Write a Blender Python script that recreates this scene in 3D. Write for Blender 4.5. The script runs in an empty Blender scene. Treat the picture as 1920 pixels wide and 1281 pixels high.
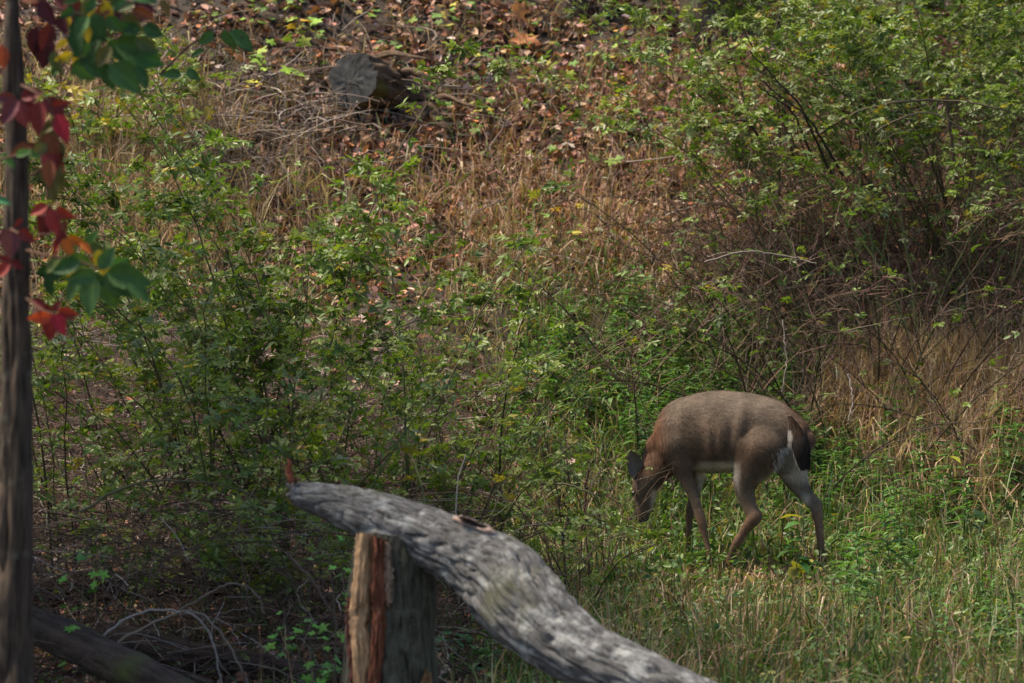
import bpy, math, random
import numpy as np
from mathutils import Vector, Matrix, noise as mnoise

# ------------------------------------------------------------------ camera, sky, sun, exposure
SC = bpy.context.scene
COL = SC.collection
random.seed(7)
RNG = np.random.default_rng(7)
CAMZ, PITCH, LENS = 1.65, math.radians(-1.0), 135.0
cam_d = bpy.data.cameras.new('camera')
cam = bpy.data.objects.new('camera', cam_d)
COL.objects.link(cam)
cam.location = (0, 0, CAMZ)
cam.rotation_euler = (math.radians(90) + PITCH, 0, 0)
cam_d.lens = LENS
cam_d.sensor_width = 36
cam_d.clip_start = 0.5
cam_d.clip_end = 2000
cam_d.dof.use_dof = True
cam_d.dof.focus_distance = 20.0
cam_d.dof.aperture_fstop = 4.3
SC.camera = cam

SUN_EL, SUN_AZ = math.radians(62), math.radians(-80)      # azimuth clockwise from +Y (away from the camera)
world = bpy.data.worlds.new('World')
SC.world = world
world.use_nodes = True
nt = world.node_tree
sky = nt.nodes.new('ShaderNodeTexSky')
sky.sky_type = 'NISHITA'
sky.sun_disc = False
sky.sun_elevation = SUN_EL
sky.sun_rotation = SUN_AZ
bg = nt.nodes['Background']
nt.links.new(sky.outputs[0], bg.inputs[0])
bg.inputs[1].default_value = 0.085
sun_d = bpy.data.lights.new('sun', 'SUN')
sun_d.energy = 4.3
sun_d.angle = math.radians(20)
sun_d.color = (1.0, 0.87, 0.69)
sun = bpy.data.objects.new('sun', sun_d)
COL.objects.link(sun)
sdir = Vector((math.sin(SUN_AZ) * math.cos(SUN_EL), math.cos(SUN_AZ) * math.cos(SUN_EL), math.sin(SUN_EL)))
sun.rotation_euler = sdir.to_track_quat('Z', 'Y').to_euler()
SC.view_settings.view_transform = 'Standard'
SC.view_settings.look = 'None'
SC.view_settings.exposure = 1.3
SC.view_settings.gamma = 1.0
SC.view_settings.use_curve_mapping = False
SC.cycles.max_bounces = 6
SC.cycles.diffuse_bounces = 3
SC.cycles.transparent_max_bounces = 4

# ------------------------------------------------------------------ view geometry (photo pixels 1920 x 1281)
FPX = LENS / 36 * 1920
CP, SP = math.cos(PITCH), math.sin(PITCH)


def at(px, py, d):
    """world point on the sight line of photo pixel (px, py) at distance d along +Y"""
    cx, cz = (px - 960) / FPX, (640.5 - py) / FPX
    dy, dz = CP - cz * SP, SP + cz * CP
    return np.array([cx * d / dy, d, CAMZ + dz * d / dy])


def to_px(P):
    x, y, z = P[..., 0], P[..., 1], P[..., 2] - CAMZ
    f = y * CP + z * SP
    u = -y * SP + z * CP
    return 960 + x / f * FPX, 640.5 - u / f * FPX


def T(x, y):
    x = np.asarray(x, float); y = np.asarray(y, float)
    hill = 0.43 * 0.7 * np.logaddexp(0, (y - 21.9 - 0.08 * x) / 0.7)
    hill = np.where(y > 36, hill - 0.0 , hill)
    g = 0.035 * (y - 20.5)
    n = 0.05 * np.sin(x * 1.7 + 0.6 * y) + 0.04 * np.sin(y * 2.3 - x * 0.9 + 1.3) + 0.02 * np.sin(x * 5.1 + 1.0) * np.sin(y * 4.3)
    k = np.clip((y - 22) / 3, 0.25, 1.6)
    bank = 0.35 * np.exp(-((x + 1.6) / 1.3) ** 2 - ((y - 29.5) / 1.4) ** 2)
    return hill + g + n * k + bank - 0.03 * x * np.clip((y - 18) / 4, 0, 1)


def ground_at(px, py, d0=12.0, d1=50.0):
    lo = d0
    d = d0
    while d < d1:
        p = at(px, py, d)
        if p[2] < T(p[0], p[1]):
            break
        lo = d
        d += 0.1
    for _ in range(12):
        m = (lo + d) / 2
        p = at(px, py, m)
        if p[2] < T(p[0], p[1]): d = m
        else: lo = m
    p = at(px, py, d)
    return np.array([p[0], p[1], float(T(p[0], p[1]))])


# ------------------------------------------------------------------ helpers
def norm(v):
    return v / np.maximum(np.linalg.norm(v, axis=-1, keepdims=True), 1e-9)


def tag(o, label=None, cat=None, group=None, kind=None):
    if label: o['label'] = label
    if cat: o['category'] = cat
    if group: o['group'] = group
    if kind: o['kind'] = kind
    return o


def empty(name, loc, label=None, cat=None, group=None):
    o = bpy.data.objects.new(name, None)
    o.empty_display_size = 0.1
    COL.objects.link(o)
    o.location = tuple(float(c) for c in loc)
    return tag(o, label, cat, group)


def mesh_data(name, V, F, mat, cols=None, smooth=True):
    V = np.ascontiguousarray(V, dtype=np.float32)
    F = np.ascontiguousarray(F, dtype=np.int32)
    me = bpy.data.meshes.new(name)
    k = F.shape[1]
    me.vertices.add(len(V)); me.vertices.foreach_set('co', V.ravel())
    me.loops.add(F.size); me.loops.foreach_set('vertex_index', F.ravel())
    me.polygons.add(len(F)); me.polygons.foreach_set('loop_start', np.arange(0, F.size, k, dtype=np.int32))
    me.polygons.foreach_set('loop_total', np.full(len(F), k, dtype=np.int32))
    if smooth:
        me.polygons.foreach_set('use_smooth', np.ones(len(F), dtype=bool))
    me.update(calc_edges=True)
    if cols is not None:
        a = me.color_attributes.new('col', 'FLOAT_COLOR', 'POINT')
        c = np.ones((len(V), 4), dtype=np.float32); c[:, :3] = cols
        a.data.foreach_set('color', c.ravel())
    me.materials.append(mat)
    return me


def obj(name, me, parent=None, loc=None):
    o = bpy.data.objects.new(name, me)
    COL.objects.link(o)
    if parent is not None: o.parent = parent
    if loc is not None: o.location = tuple(float(c) for c in loc)
    return o


class Buf:
    """collects triangles with a colour per vertex"""
    def __init__(s): s.V, s.F, s.C, s.n = [], [], [], 0

    def add(s, V, F, C):
        V = np.asarray(V, float); F = np.asarray(F, int)
        if F.shape[1] == 4:
            F = np.concatenate([F[:, [0, 1, 2]], F[:, [0, 2, 3]]])
        C = np.broadcast_to(np.asarray(C, float), (len(V), 3))
        s.V.append(V); s.F.append(F + s.n); s.C.append(C); s.n += len(V)

    def data(s, name, mat, origin=(0, 0, 0), smooth=True):
        return mesh_data(name, np.concatenate(s.V) - np.asarray(origin, float), np.concatenate(s.F), mat, np.concatenate(s.C), smooth)


def tubes(P, R, n=3):
    """P (m,k,3) centre lines, R (m,k) radii -> V, F"""
    P = np.asarray(P, float); R = np.asarray(R, float)
    m, k, _ = P.shape
    t = norm(np.gradient(P, axis=1))
    ref = np.where(np.abs(t[..., 1:2]) > 0.85, np.array([1.0, 0.1, 0.2]), np.array([0.15, 1.0, 0.1]))
    a = norm(np.cross(t, ref)); b = np.cross(t, a)
    th = np.arange(n) * 2 * np.pi / n
    V = P[:, :, None, :] + R[:, :, None, None] * (a[:, :, None, :] * np.cos(th)[:, None] + b[:, :, None, :] * np.sin(th)[:, None])
    V = V.reshape(-1, 3)
    i, j, q = np.meshgrid(np.arange(m), np.arange(k - 1), np.arange(n), indexing='ij')
    b0 = (i * k + j) * n
    q2 = (q + 1) % n
    F = np.stack([b0 + q, b0 + q2, b0 + n + q2, b0 + n + q], -1).reshape(-1, 4)
    return V, F


def place(tv, tf, pos, d, up, s, C):
    """copies a template (x along the leaf, y across, z normal) to many places"""
    d = norm(d); z = norm(up - d * np.sum(up * d, -1, keepdims=True)); y = np.cross(z, d)
    s = np.asarray(s)[:, None, None]
    V = pos[:, None, :] + s * (tv[None, :, 0:1] * d[:, None] + tv[None, :, 1:2] * y[:, None] + tv[None, :, 2:3] * z[:, None])
    k = len(tv)
    F = (np.arange(len(pos))[:, None, None] * k + tf[None]).reshape(-1, tf.shape[1])
    Cc = np.repeat(C[:, None, :], k, 1) if C.ndim == 2 else C
    return V.reshape(-1, 3), F, Cc.reshape(-1, 3)


def pick(pal, n, rng=RNG, jit=0.18):
    pal = np.asarray(pal, float)
    w = pal[:, 3] / pal[:, 3].sum()
    c = pal[rng.choice(len(pal), n, p=w), :3]
    return np.clip(c * (1 + jit * rng.standard_normal((n, 1))) * (1 + 0.07 * rng.standard_normal((n, 3))), 0.003, 0.9)


# ------------------------------------------------------------------ materials
def new_mat(name):
    m = bpy.data.materials.new(name); m.use_nodes = True
    return m, m.node_tree, m.node_tree.nodes['Principled BSDF']


def mat_col(name, rough=0.6, spec=0.4, trans=0.0, bump=0.0, bscale=60):
    m, t, p = new_mat(name)
    a = t.nodes.new('ShaderNodeAttribute'); a.attribute_name = 'col'
    n = t.nodes.new('ShaderNodeTexNoise'); n.inputs['Scale'].default_value = bscale; n.inputs['Detail'].default_value = 4
    tc = t.nodes.new('ShaderNodeTexCoord'); t.links.new(tc.outputs['Object'], n.inputs['Vector'])
    mr = t.nodes.new('ShaderNodeMapRange'); mr.inputs[3].default_value = 0.72; mr.inputs[4].default_value = 1.28
    t.links.new(n.outputs[0], mr.inputs[0])
    mx = t.nodes.new('ShaderNodeVectorMath'); mx.operation = 'SCALE'
    t.links.new(a.outputs['Color'], mx.inputs[0]); t.links.new(mr.outputs[0], mx.inputs['Scale'])
    t.links.new(mx.outputs[0], p.inputs['Base Color'])
    p.inputs['Roughness'].default_value = rough
    p.inputs['Specular IOR Level'].default_value = spec
    if bump:
        b = t.nodes.new('ShaderNodeBump'); b.inputs['Strength'].default_value = bump; b.inputs['Distance'].default_value = 0.01
        t.links.new(n.outputs[0], b.inputs['Height']); t.links.new(b.outputs[0], p.inputs['Normal'])
    if trans:
        tr = t.nodes.new('ShaderNodeBsdfTranslucent')
        hs = t.nodes.new('ShaderNodeMixRGB'); hs.blend_type = 'MULTIPLY'; hs.inputs[0].default_value = 1
        hs.inputs[2].default_value = (1.25, 1.35, 0.6, 1)
        t.links.new(mx.outputs[0], hs.inputs[1]); t.links.new(hs.outputs[0], tr.inputs[0])
        mix = t.nodes.new('ShaderNodeMixShader'); mix.inputs[0].default_value = trans
        t.links.new(p.outputs[0], mix.inputs[1]); t.links.new(tr.outputs[0], mix.inputs[2])
        t.links.new(mix.outputs[0], t.nodes['Material Output'].inputs[0])
    return m


def ramp(t, stops):
    r = t.nodes.new('ShaderNodeValToRGB')
    e = r.color_ramp.elements
    while len(e) < len(stops): e.new(0.5)
    for q, (p, c) in zip(e, stops): q.position = p; q.color = (*c, 1)
    return r


def mat_bark(name, dark, mid, lich, lich_amt=0.5, scale=(6, 6, 1.2), bump=0.6, moss=None, moss_lo=0.5):
    m, t, p = new_mat(name)
    tc = t.nodes.new('ShaderNodeAttribute'); tc.attribute_name = 'uvw'
    mp = t.nodes.new('ShaderNodeMapping'); mp.inputs['Scale'].default_value = scale
    t.links.new(tc.outputs['Vector'], mp.inputs[0])
    n1 = t.nodes.new('ShaderNodeTexNoise'); n1.inputs['Scale'].default_value = 5; n1.inputs['Detail'].default_value = 8; n1.inputs['Roughness'].default_value = 0.7
    t.links.new(mp.outputs[0], n1.inputs['Vector'])
    r1 = ramp(t, [(0.36, dark), (0.5, mid), (0.66, tuple(c * 1.7 for c in mid))])
    t.links.new(n1.outputs[0], r1.inputs[0])
    n2 = t.nodes.new('ShaderNodeTexNoise'); n2.inputs['Scale'].default_value = 9; n2.inputs['Detail'].default_value = 7; n2.inputs['Roughness'].default_value = 0.72
    t.links.new(tc.outputs['Vector'], n2.inputs['Vector'])
    r2 = ramp(t, [(0.62 - lich_amt * 0.2, (0, 0, 0)), (0.74 - lich_amt * 0.15, (1, 1, 1))])
    t.links.new(n2.outputs[0], r2.inputs[0])
    mx = t.nodes.new('ShaderNodeMixRGB'); mx.inputs[2].default_value = (*lich, 1)
    t.links.new(r2.outputs[0], mx.inputs[0]); t.links.new(r1.outputs[0], mx.inputs[1])
    last = mx
    if moss:
        n3 = t.nodes.new('ShaderNodeTexNoise'); n3.inputs['Scale'].default_value = 3.1; n3.inputs['Detail'].default_value = 6
        t.links.new(tc.outputs['Vector'], n3.inputs['Vector'])
        r3 = ramp(t, [(moss_lo, (0, 0, 0)), (moss_lo + 0.13, (1, 1, 1))])
        t.links.new(n3.outputs[0], r3.inputs[0])
        m3 = t.nodes.new('ShaderNodeMixRGB'); m3.inputs[2].default_value = (*moss, 1)
        t.links.new(r3.outputs[0], m3.inputs[0]); t.links.new(last.outputs[0], m3.inputs[1]); last = m3
    t.links.new(last.outputs[0], p.inputs['Base Color'])
    p.inputs['Roughness'].default_value = 0.85; p.inputs['Specular IOR Level'].default_value = 0.25
    b = t.nodes.new('ShaderNodeBump'); b.inputs['Strength'].default_value = bump; b.inputs['Distance'].default_value = 0.02
    t.links.new(n1.outputs[0], b.inputs['Height']); t.links.new(b.outputs[0], p.inputs['Normal'])
    return m


M = {}
M['leaf'] = mat_col('leaf_green', 0.5, 0.4, 0.33)
M['bigleaf'] = mat_col('leaf_broad', 0.65, 0.25, 0.15, bscale=45, bump=0.3)
M['grass'] = mat_col('grass_blades', 0.6, 0.2, 0.25)
M['litter'] = mat_col('dead_leaves', 0.85, 0.12, 0.08, bscale=90)
M['twig'] = mat_col('twig_bark', 0.85, 0.12, bscale=120, bump=0.3)
M['fur'] = mat_col('deer_fur', 0.9, 0.08, bscale=140, bump=0.35)
M['hair'] = mat_col('deer_hair', 0.7, 0.2, bscale=40)
M['horn'] = mat_col('deer_hoof', 0.35, 0.5, bscale=60)
M['wood'] = mat_col('split_wood', 0.8, 0.2, bscale=25, bump=0.5)
M['log'] = mat_bark('log_bark', (0.020, 0.019, 0.018), (0.125, 0.12, 0.115), (0.43, 0.43, 0.41), 0.55, (15, 15, 3.2), 1.0, moss=(0.115, 0.115, 0.06), moss_lo=0.52)
M['stump'] = mat_bark('stump_bark', (0.02, 0.018, 0.012), (0.085, 0.08, 0.055), (0.17, 0.17, 0.12), 0.35, (12, 12, 2.2), 1.0)
M['tree'] = mat_bark('tree_bark', (0.012, 0.008, 0.005), (0.085, 0.06, 0.042), (0.17, 0.155, 0.115), 0.25, (26, 26, 1.6), 1.0)
M['rot'] = mat_bark('rotten_bark', (0.009, 0.006, 0.004), (0.042, 0.027, 0.018), (0.08, 0.062, 0.048), 0.2, (8, 8, 1.2), 1.0, moss=(0.055, 0.07, 0.012), moss_lo=0.53)
M['rotbrown'] = mat_bark('decayed_brown_bark', (0.02, 0.012, 0.008), (0.10, 0.062, 0.038), (0.16, 0.12, 0.085), 0.3, (8, 8, 2), 1.0, moss=(0.09, 0.085, 0.015), moss_lo=0.55)
M['endgrain'] = mat_bark('weathered_endgrain', (0.02, 0.019, 0.018), (0.031, 0.031, 0.031), (0.05, 0.05, 0.048), 0.2, (2, 2, 2), 0.4)

# ground sheet material
m, t, p = new_mat('forest_soil')
tc = t.nodes.new('ShaderNodeTexCoord')
n1 = t.nodes.new('ShaderNodeTexNoise'); n1.inputs['Scale'].default_value = 1.1; n1.inputs['Detail'].default_value = 10; n1.inputs['Roughness'].default_value = 0.75
n2 = t.nodes.new('ShaderNodeTexNoise'); n2.inputs['Scale'].default_value = 22; n2.inputs['Detail'].default_value = 8
t.links.new(tc.outputs['Object'], n1.inputs['Vector']); t.links.new(tc.outputs['Object'], n2.inputs['Vector'])
r = ramp(t, [(0.3, (0.012, 0.009, 0.006)), (0.55, (0.035, 0.024, 0.016)), (0.75, (0.075, 0.048, 0.03))])
ad = t.nodes.new('ShaderNodeMath'); ad.operation = 'ADD'; ad.inputs[1].default_value = 0
mxn = t.nodes.new('ShaderNodeMixRGB'); mxn.inputs[0].default_value = 0.55
t.links.new(n1.outputs[0], mxn.inputs[1]); t.links.new(n2.outputs[0], mxn.inputs[2]); t.links.new(mxn.outputs[0], r.inputs[0])
t.links.new(r.outputs[0], p.inputs['Base Color']); p.inputs['Roughness'].default_value = 0.95
b = t.nodes.new('ShaderNodeBump'); b.inputs['Strength'].default_value = 0.8; b.inputs['Distance'].default_value = 0.04
t.links.new(n2.outputs[0], b.inputs['Height']); t.links.new(b.outputs[0], p.inputs['Normal'])
M['soil'] = m

# ------------------------------------------------------------------ the ground: flat foreground, then a hillside
xs = np.concatenate([np.linspace(-60, -9, 18, endpoint=False), np.linspace(-9, 9, 181), np.linspace(9, 60, 19)[1:]])
ys = np.concatenate([np.linspace(-20, 12, 20, endpoint=False), np.linspace(12, 38, 261), np.linspace(38, 90, 27)[1:]])
X, Y = np.meshgrid(xs, ys)
Z = T(X, Y)
V = np.stack([X, Y, Z], -1).reshape(-1, 3)
nx, ny = len(xs), len(ys)
i, j = np.meshgrid(np.arange(nx - 1), np.arange(ny - 1))
q = (j * nx + i).ravel()
F = np.stack([q, q + 1, q + nx + 1, q + nx], -1)
g = obj('ground', mesh_data('ground', V, F, M['soil']))
tag(g, 'dark soil of the forest floor rising into a hillside', kind='structure')


# ------------------------------------------------------------------ logs and trunks
def bark_tube(name, P, R, mat, parent, origin, rings=220, n=72, amp=0.12, ridge=7.0, seed=0.0, squash=None, twist=0.0, cut=None, groove=None, lump=0.06, stretch=0.22):
    """trunk along control points with a fissured surface; cut(a, s) may dent it"""
    P = np.asarray(P, float); R = np.asarray(R, float)
    k = len(P)
    tt = np.linspace(0, k - 1, rings)
    # Catmull-Rom
    def cr(A):
        A = np.concatenate([2 * A[:1] - A[1:2], A, 2 * A[-1:] - A[-2:-1]])
        i0 = np.minimum(tt.astype(int), k - 2); f = (tt - i0)
        f = f.reshape(-1, *([1] * (A.ndim - 1)))
        a, b_, c, d = A[i0], A[i0 + 1], A[i0 + 2], A[i0 + 3]
        return 0.5 * (2 * b_ + (c - a) * f + (2 * a - 5 * b_ + 4 * c - d) * f ** 2 + (3 * b_ - a - 3 * c + d) * f ** 3)
    C = cr(P); r = cr(R)
    Tn = norm(np.gradient(C, axis=0))
    L = np.concatenate([[0], np.cumsum(np.linalg.norm(np.diff(C, axis=0), axis=1))])
    ref = np.array([0, 1.0, 0]) if abs(Tn[0, 1]) < 0.8 else np.array([1.0, 0, 0])
    A = norm(np.cross(Tn, ref)); B = np.cross(Tn, A)
    th = np.arange(n) * 2 * np.pi / n
    V = np.zeros((rings, n, 3)); U = np.zeros((rings, n, 3))
    for a in range(rings):
        for q in range(n):
            c, s_ = math.cos(th[q] + twist * L[a]), math.sin(th[q] + twist * L[a])
            rr = r[a]
            u = Vector((c * rr, s_ * rr, L[a]))
            u0 = Vector((math.cos(th[q]) * rr * 1.0, math.sin(th[q]) * rr, L[a] * stretch + seed))
            nz = mnoise.noise(u0 * (ridge / 0.15 * 0.35) + Vector((seed, 0, 0)))
            fis = 1 - abs(nz) * 2.2
            n2 = mnoise.noise(u0 * 60 + Vector((3, 1, seed)))
            lo = mnoise.noise(Vector((c * 1.2, s_ * 1.2, L[a] * 3 + seed)))
            dr = amp * (-max(fis, 0) ** 2 * 0.5 + 0.18 * n2) + lump * lo
            if cut: dr += cut(th[q], L[a] / L[-1])
            V[a, q] = C[a] + (A[a] * c + B[a] * s_) * rr * (1 + dr)
            U[a, q] = (c * rr, s_ * rr, L[a])
    Vf = V.reshape(-1, 3); Uf = U.reshape(-1, 3)
    i, j = np.meshgrid(np.arange(rings - 1), np.arange(n), indexing='ij')
    j2 = (j + 1) % n
    F = np.stack([i * n + j, i * n + j2, (i + 1) * n + j2, (i + 1) * n + j], -1).reshape(-1, 4)
    me = mesh_data(name, Vf - origin, F, mat)
    at_ = me.attributes.new('uvw', 'FLOAT_VECTOR', 'POINT'); at_.data.foreach_set('vector', Uf.astype(np.float32).ravel())
    return obj(name, me, parent), C, r, V


def end_cap(name, ring, mat, parent, origin, dome=0.0, axis=None, rough=0.01):
    n = len(ring); c = ring.mean(0); rmean = np.linalg.norm(ring - c, axis=1).mean() * 0.95
    V = [c + (axis * dome if axis is not None else 0)]
    F = []
    K = 7
    for k in range(1, K + 1):
        f = k / K
        for q in range(n):
            rv = ring[q] - c; rm = np.linalg.norm(rv); pt = c + rv / rm * (rmean * (1 - f ** 4) + rm * f ** 4) * f
            if axis is not None:
                pt = pt + axis * (dome * (1 - f * f) + rough * mnoise.noise(Vector(pt) * 35) * (1 if k < K else 0.3))
            V.append(pt)
    V = np.array(V)
    for q in range(n):
        F.append((0, 1 + q, 1 + (q + 1) % n, 1 + (q + 1) % n))
    F3 = np.array([f[:3] for f in F])
    Q = []
    for k in range(K - 1):
        for q in range(n):
            a = 1 + k * n; b_ = a + n
            Q.append((a + q, b_ + q, b_ + (q + 1) % n, a + (q + 1) % n))
    Q = np.array(Q)
    F = np.concatenate([F3, Q[:, [0, 1, 2]], Q[:, [0, 2, 3]]])
    me = mesh_data(name, V - origin, F, mat, np.tile((0.1, 0.09, 0.08), (len(V), 1)))
    at_ = me.attributes.new('uvw', 'FLOAT_VECTOR', 'POINT'); at_.data.foreach_set('vector', V.astype(np.float32).ravel())
    return obj(name, me, parent)


# --- the big grey fallen trunk lying over the split stump
ctl = [(556, 926, 14.25, 24), (582, 933, 14.22, 29), (630, 946, 14.18, 37), (700, 970, 14.1, 50), (790, 1004, 14.0, 57), (868, 1038, 13.9, 66),
       (932, 1082, 13.8, 80), (985, 1142, 13.65, 82), (1060, 1205, 13.5, 70), (1170, 1262, 13.35, 62), (1300, 1325, 13.2, 60), (1480, 1400, 13.0, 58)]
P = [at(a, b_, d) for a, b_, d, _ in ctl]
R = [w * d / FPX for _, _, d, w in ctl]
root = empty('fallen_log', (P[5][0], P[5][1], float(T(P[5][0], P[5][1]))), 'thick grey weathered log bent downwards, lying across the split stump', 'log')
O = np.array(root.location)
lg, C, r_, VV = bark_tube('trunk', P, R, M['log'], root, O, rings=420, n=150, amp=0.21, ridge=12, seed=1.0, lump=0.10, stretch=0.24)
end_cap('broken_end', VV[0], M['wood'], root, O, dome=0.03, axis=norm(C[0] - C[3]), rough=0.05)
# splinter standing up at the broken end
sp = Buf()
for (ax, ay, bx, by, w, c) in [(548, 903, 541, 857, 5.0, (0.13, 0.035, 0.018)), (545, 905, 536, 872, 3.5, (0.18, 0.07, 0.035)), (556, 906, 560, 893, 4, (0.2, 0.1, 0.06))]:
    a, b_ = at(ax, ay, 14.2), at(bx, by, 14.22)
    tt = np.linspace(0, 1, 7)[:, None]
    pts = a * (1 - tt) + b_ * tt + 0.003 * RNG.standard_normal((7, 3))
    v, f = tubes(pts[None], np.array([w * 14.2 / FPX * np.array([1.2, 1.1, 1, 0.95, 0.85, 0.7, 0.2])]), 5)
    sp.add(v, f, c)
obj('splinter', sp.data('splinter', M['wood'], O), root)
# knot scar on the upper side, following the surface of the trunk
from mathutils.bvhtree import BVHTree
me_l = lg.data
bv = BVHTree.FromPolygons([tuple(v_.co) for v_ in me_l.vertices], [tuple(p_.vertices) for p_ in me_l.polygons])


def on_log(px, py, out):
    c0 = np.array([0, 0, CAMZ]); d_ = norm(at(px, py, 14) - c0)
    h_ = bv.ray_cast(Vector(c0 - O), Vector(d_))
    return (np.array(h_[0]) + np.array(h_[1]) * out) if h_[0] is not None else at(px, py, 13.8) - O


kb = Buf()
ca, sa = math.cos(0.36), math.sin(0.36)
NA, NR = 28, 6
V, Cc = [], []
for r0 in range(NR + 1):
    f = r0 / NR
    for a in range(NA):
        th = a / NA * 2 * math.pi
        ex, ey = 40 * f * math.cos(th) * (1 + 0.12 * math.sin(3 * th)), 10 * f * math.sin(th) * (1 + 0.2 * math.cos(2 * th))
        lift = 0.012 * math.exp(-((f - 0.75) / 0.2) ** 2) - (0.003 if f < 0.45 else 0) + 0.002
        V.append(on_log(889 + ex * ca - ey * sa, 984 + ex * sa + ey * ca, lift))
        Cc.append((0.05, 0.03, 0.022) if f < 0.5 else np.array((0.27, 0.19, 0.15)) * (1 + 0.3 * math.sin(7 * th)))
Fk = [(r0 * NA + a, r0 * NA + (a + 1) % NA, (r0 + 1) * NA + (a + 1) % NA, (r0 + 1) * NA + a) for r0 in range(NR) for a in range(NA)]
kb.add(V, Fk, Cc)
obj('knot', kb.data('knot', M['wood']), root)

# --- split stump
sd = 14.05
sp_ctl = [(728, 1440, 112), (729, 1370, 100), (730, 1290, 92), (733, 1200, 88), (735, 1110, 84), (737, 1050, 78), (740, 1000, 70)]
P = [at(a, b_, sd) for a, b_, _ in sp_ctl]; R = [w * sd / FPX for *_, w in sp_ctl]
root = empty('split_stump', (P[1][0], sd, float(T(P[1][0], sd))), 'upright split stump with pale and red torn wood on its left side', 'stump')
O = np.array(root.location)


def stump_cut(a, s):
    # angle measured in the tube frame; the torn face looks towards the camera and to the left
    return 0.0


st, C, r_, VV = bark_tube('bark', P, R, M['stump'], root, O, rings=170, n=110, amp=0.16, ridge=6, seed=5.0, lump=0.05)
end_cap('top_face', VV[-1], M['wood'], root, O, dome=0.0, axis=np.array([0, 0, 1.0]), rough=0.02)


def slab(name, left, right, dep, thick, col, seed, label=None, wav=0.004):
    """long torn strip: left/right are (px, py) edge lists of equal length; front face bulges towards the camera"""
    k = len(left); N = 70; W = 15
    tt = np.linspace(0, k - 1, N)
    def it(A):
        A = np.array(A, float); return np.stack([np.interp(tt, np.arange(k), A[:, c]) for c in range(2)], -1)
    Lf, Rt = it(left), it(right)
    V, Cc = [], []
    for a in range(N):
        for w in range(W):
            f = w / (W - 1)
            e = Lf[a] * (1 - f) + Rt[a] * f
            jx = 3.5 * mnoise.noise(Vector((a * 0.35, f * 3, seed))) + 2.5 * mnoise.noise(Vector((a * 0.9, f * 5, seed + 2)))
            bulge = math.sin(f * math.pi)
            d = dep - thick * (0.35 + 0.65 * bulge) - wav * 4.5 * mnoise.noise(Vector((f * 9, a * 0.12, seed + 9)))
            V.append(at(e[0] + jx, e[1], d))
            g_ = 1 - 0.45 * max(0, mnoise.noise(Vector((f * 3, a * 0.05, seed + 7)))) * 2 + 0.75 * mnoise.noise(Vector((f * 14, a * 0.10, seed))) + 0.35 * mnoise.noise(Vector((f * 30, a * 0.5, seed + 4)))
            Cc.append(np.array(col) * g_)
    nf = len(V)
    for a in range(N):
        for w in (0, W - 1):
            V.append(V[a * W + w] + np.array([0, 0.12, 0])); Cc.append(np.array(col) * 0.8)
    F = []
    for a in range(N - 1):
        for w in range(W - 1):
            q = a * W + w; F.append((q, q + 1, q + W + 1, q + W))
        F.append((a * W, a * W + W, nf + (a + 1) * 2, nf + a * 2))
        F.append((a * W + W - 1, nf + a * 2 + 1, nf + (a + 1) * 2 + 1, a * W + 2 * W - 1))
    me = mesh_data(name, np.array(V) - O, np.array(F), M['wood'], np.clip(np.array(Cc), 0.005, 0.8))
    o = obj(name, me, root)
    if label: o['label'] = label
    return o


fr = sd - 0.155
slab('torn_wood', [(669, 1000), (664, 1060), (656, 1130), (654, 1165), (660, 1230), (664, 1300), (660, 1400)],
     [(702, 1000), (700, 1060), (698, 1130), (697, 1165), (697, 1230), (692, 1300), (690, 1400)], fr + 0.02, 0.035, (0.42, 0.255, 0.135), 1.0, 'pale yellow torn sapwood strip')
slab('torn_wood', [(699, 1005), (698, 1060), (696, 1130), (697, 1165), (694, 1230), (688, 1300), (682, 1400)],
     [(724, 1012), (723, 1060), (722, 1130), (723, 1165), (720, 1230), (712, 1300), (706, 1400)], fr - 0.018, 0.02, (0.17, 0.06, 0.032), 2.0, 'dark red heartwood strip')
slab('torn_wood', [(720, 1014), (720, 1050), (720, 1085), (722, 1110), (724, 1130), (727, 1140)],
     [(731, 1018), (735, 1050), (737, 1085), (737, 1110), (735, 1130), (729, 1140)], fr - 0.022, 0.012, (0.33, 0.22, 0.15), 3.0, 'thin pale splinter beside the heartwood')
slab('torn_wood', [(650, 1120), (648, 1160), (649, 1200), (655, 1260), (652, 1330), (648, 1400)],
     [(660, 1120), (658, 1160), (664, 1200), (668, 1260), (668, 1330), (666, 1400)], fr + 0.042, 0.02, (0.16, 0.06, 0.045), 4.0, 'dull red strip at the left edge')
slab('torn_wood', [(799, 1255), (794, 1266), (789, 1280), (784, 1300), (781, 1340)],
     [(800, 1255), (806, 1266), (809, 1280), (812, 1300), (812, 1340)], sd - 0.13, 0.02, (0.30, 0.17, 0.08), 5.0, 'tan torn patch low on the right')


# --- fallen logs in the shade at lower left and on the slope
def fallen(label, ctl, mat, name='fallen_log', amp=0.2, cap0=False, cap1=True, seed=2.0, rings=150, n=64, lump=0.12, group=None, dom=0.02):
    P = [at(a, b_, d) for a, b_, d, _ in ctl]; R = [w * d / FPX for _, _, d, w in ctl]
    mid = P[len(P) // 2]
    root = empty(name, (mid[0], mid[1], float(T(mid[0], mid[1]))), label, 'log', group)
    O = np.array(root.location)
    _, C, r_, VV = bark_tube('trunk', P, R, mat, root, O, rings=rings, n=n, amp=amp, ridge=6, seed=seed, lump=lump)
    if cap0: end_cap('cut_face', VV[0], M['endgrain'], root, O, dome=dom, axis=norm(C[0] - C[3]), rough=0.008)
    if cap1: end_cap('broken_end', VV[-1], M['rot'], root, O, dome=0.02, axis=norm(C[-1] - C[-4]), rough=0.06)
    return root


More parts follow.
